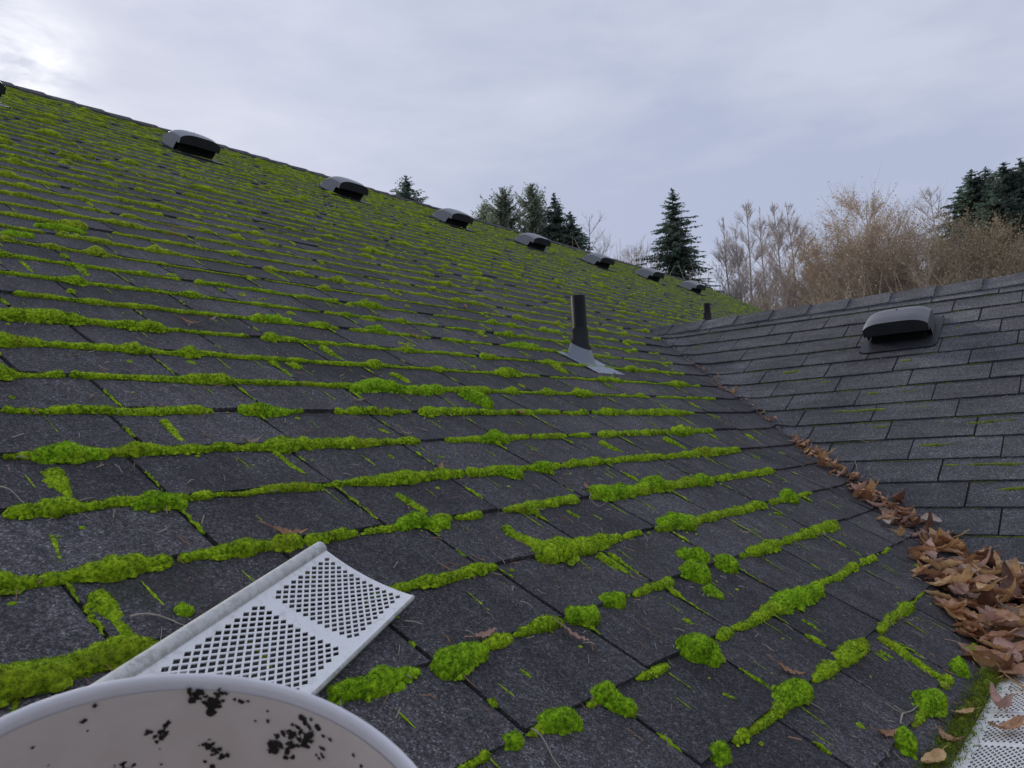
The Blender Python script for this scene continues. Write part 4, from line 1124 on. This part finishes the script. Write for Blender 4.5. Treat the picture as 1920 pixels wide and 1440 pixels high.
def fir(px, py, D, lab, wpx, vis_py, mat, seed=0, grp='conifers behind the house', dens=1.0, droop=.25, shape=.85, sparse=0):
    """wpx: crown width in photo px at the row vis_py"""
    r = random.Random(seed); B = az_pos(px, D); Ht = top_h(px, py, D); root = empty('fir_tree', B, lab, 'tree', grp)
    Wm = wpx/FPX*D*1.6; dh = (vis_py-py)/FPX*D; slope = Wm*.5/(max(dh, .5)**shape)
    m = MB(); m.tube([B, B+np.array([0, 0, Ht*.6]), B+np.array([0, 0, Ht])], [.014*Ht, .008*Ht, .02], 6); m.build('trunk', M_BARK, root)
    V = []; bmb = MB()
    z = Ht-.12; hmin = max(Ht-dh*1.5, Ht*.15)
    ph = [r.uniform(0, 6.28) for _ in range(3)]
    while z > hmin:
        depth = Ht-z; Rr = slope*depth**shape
        nb = max(4, int((5+3*min(2.5, Rr))*dens))
        for b in range(nb):
            a = r.uniform(0, 6.283); irr = .8+.22*math.sin(3*a+ph[0]+z)+.15*math.sin(5*a+ph[1]-1.7*z)
            L = Rr*r.uniform(.6, 1.12)*max(.45, irr)
            if r.random() < sparse: continue
            d = np.array([math.cos(a), math.sin(a), 0]); n = max(3, int(L/.16))
            up_ = .30*(1-min(1, depth/(dh*1.3)))
            base_ = B+np.array([0, 0, z+r.uniform(-.1, .1)])
            prev = base_
            for i in range(1, n+1):
                t = i/n; p = base_+d*L*t+np.array([0, 0, up_*L*t-droop*L*t*t+.10*L*t**3])
                side = np.array([-d[1], d[0], 0]); sl = (.30*(1-t)+.10)*min(1.0, L)*r.uniform(.7, 1.2)
                for sg in (-1, 1):
                    for _ in range(3):
                        q = p+(prev-p)*r.random(); dir_ = d*r.uniform(.25, 1.0)+side*sg*r.uniform(.5, 1.1)+np.array([0, 0, r.gauss(-.12, .28)]); dir_ /= np.linalg.norm(dir_)
                        wv = np.cross(dir_, [r.gauss(0, .5), r.gauss(0, .5), 1]); wv /= np.linalg.norm(wv)+1e-9; ww = .035*D/45*r.uniform(.8, 1.4)
                        e_ = q+dir_*sl; V += [q-wv*ww, q+wv*ww, e_+wv*ww*.4-np.array([0, 0, .03]), e_-wv*ww*.4-np.array([0, 0, .03])]
                prev = p
        z -= r.uniform(.16, .26)*max(.8, min(1.6, Rr*.7))
    V = np.array(V); q = MB(); q.add(V, np.arange(len(V)).reshape(-1, 4)); q.build('crown', mat, root, smooth=False)
    return root
fir(771, 328, 42, 'top of a small lone fir poking over the ridge between two vents', 58, 378, M_CON, 1, sparse=.1, droop=.05, dens=1.8)
fir(953, 352, 52, 'slim grey green conifer, left one of the pair behind the ridge', 62, 430, M_CONG, 2, droop=-.5, shape=.6, dens=1.6)
fir(918, 384, 56, 'short thin conifer at the left end of the group behind the ridge', 44, 425, M_CONG, 3, droop=-.5, shape=.6, dens=1.6)
fir(1008, 346, 54, 'tallest slender pale conifer of the group behind the ridge', 70, 440, M_CONG, 4, droop=-.6, shape=.6, sparse=.1, dens=1.6)
fir(1050, 360, 48, 'dark dense fir at the right of the group behind the ridge', 70, 450, M_COND, 5, dens=1.6)
fir(1078, 395, 47, 'lower dark fir beside the dense one behind the ridge', 80, 470, M_CON, 6, dens=1.5)
fir(1274, 350, 44, 'lone tall fir with clear outline right of the last vents', 116, 540, M_CON, 7, dens=2.0, sparse=.05, shape=.80)
for i, (x, y, wv, D, lab) in enumerate([(1845, 312, 130, 60, 'dark fir leftmost of the dense stand at the right edge'), (1872, 308, 120, 62, 'dark fir second of the dense stand at the right edge'),
        (1908, 298, 130, 58, 'dark fir nearest and tallest at the right edge'), (1940, 290, 150, 60, 'dark fir mostly cut off by the right edge'), (1822, 345, 90, 64, 'lower dark fir at the left foot of the dense stand'), (1890, 340, 140, 55, 'broad dark fir filling the middle of the dense stand')]):
    fir(x, y, D, lab, wv, y+110, M_COND, 20+i, dens=1.25, grp='dense firs at the right edge')
PB = [(1368, 405, 'thin bare birch right of the lone fir', 2.6), (1412, 378, 'tall bare birch, left one of the tall group', 3.2), (1438, 385, 'bare birch with dark slender stem in the tall group', 2.4),
      (1462, 376, 'tall bare birch in the middle of the tall group', 2.8), (1488, 376, 'tall bare birch, right one of the tall group', 3.0), (1516, 425, 'thin short bare birch next to the tan crown', 2.0),
      (1388, 430, 'low bare birch between the first two tall ones', 2.0)]
for i, (x, y, lab, wd) in enumerate(PB):
    bare_tree(x, y, 44+i % 3*3, lab, wd, (M_BARKL, M_TWIGR), 1, 50+i, grp='bare birches behind the wing ridge', spread=.30, dens=1.35, name='birch_tree', low=.38)
bare_tree(1560, 415, 46, 'golden tinted tree left of the big tan one', 4.0, (M_BARK, M_TWIGT, M_FOLT), 3, 71, leafy=1, spread=.32, dens=1.0)
bare_tree(1640, 372, 44, 'big rounded tan tree with sparse dry leaves on its twigs', 5.6, (M_BARK, M_TWIGT, M_FOLT), 5, 72, leafy=1, spread=.38, dens=1.15, low=.25)
bare_tree(1690, 440, 46, 'lower pinkish grey bare tree right of the big tan one', 3.6, (M_BARK, M_TWIGR), 3, 73, spread=.4, dens=.7)
bare_tree(1762, 356, 58, 'bare tree with open fan crown in front of the dark firs', 4.2, (M_BARKL, M_TWIGR), 1, 74, spread=.4)
bare_tree(1742, 450, 38, 'gnarled dark limbed tree above the black dome vent', 2.8, (M_BARK, M_TWIG), 2, 75, spread=.45, dens=.6)
for i, (x, y, lab, wd) in enumerate([(1800, 405, 'dense brown crowned tree above the wing ridge', 4.4), (1850, 432, 'brown twiggy tree right of the dense brown crown', 4.2), (1900, 452, 'brown twiggy tree at the right edge below the firs', 4.2), (1770, 455, 'lower brown tree left of the dense brown crown', 3.4)]):
    bare_tree(x, y, 42+i, lab, wd, (M_BARK, M_TWIG, M_FOLB), 4, 80+i, leafy=2, spread=.45, dens=.85, grp='dense brown trees at the right', low=.2)
for i, (x, y, lab) in enumerate([(1115, 405, 'bare tree with spreading twigs right of the dark firs'), (1030, 420, 'bare twiggy tree between the pale conifer and dark fir'), (1190, 462, 'low bare tree left of the lone fir'), (1225, 480, 'lowest bare tree beside the lone fir')]):
    bare_tree(x, y, 50+i, lab, 3.4, (M_BARKL, M_TWIGR), 2, 90+i, grp='bare trees behind the ridge', spread=.5, dens=.7)
# low brush under the trees, one mass
m = MB(); m2 = MB(); r = random.Random(77)
for i in range(5200):
    px = r.uniform(1330, 2150) if r.random() < .8 else r.uniform(900, 1330); D = r.uniform(38, 60)
    top_py = 590-60*r.random() if px < 1530 else 550-60*r.random()
    if px < 1330: top_py = 480+ (px-1100)*.18 - 20*r.random()
    P = az_pos(px, D); h = max(.5, top_h(px, top_py, D)); d = np.array([r.gauss(0, .3), r.gauss(0, .3), 1])
    q = P+np.array([0, 0, h*r.uniform(.45, .95)]); L = h*.22*r.uniform(.5, 1.2)
    (m if i % 2 else m2).tube([q-d*L*.5, q+np.array([r.gauss(0, .1), r.gauss(0, .1), 0]), q+d*L*.5], [.028, .018, .008], 3)
tag(m.build('brush', M_TWIG), 'brown leafless brush massed below the trees', 'brush', kind='stuff')
tag(m2.build('brush', M_TWIGT), 'tan leafless brush massed below the trees', 'brush', kind='stuff')
for i, (x, y, D, wv) in enumerate([(1425, 525, 36, 60), (1545, 520, 37, 90), (1590, 545, 36, 80)]):
    bare_tree(x, y, D, ['brown pointed shrub between the birch trunks', 'tan bush at the foot of the golden tree', 'low tan bush just above the wing ridge'][i], 1.6 if i == 0 else 2.6, (M_BARK, M_TWIGT, M_FOLT if i else M_FOLB), 4, 120+i, leafy=2, spread=.3, dens=.7, low=.2, name='shrub', grp='shrubs behind the wing ridge')
print('done; objects', len(bpy.data.objects))
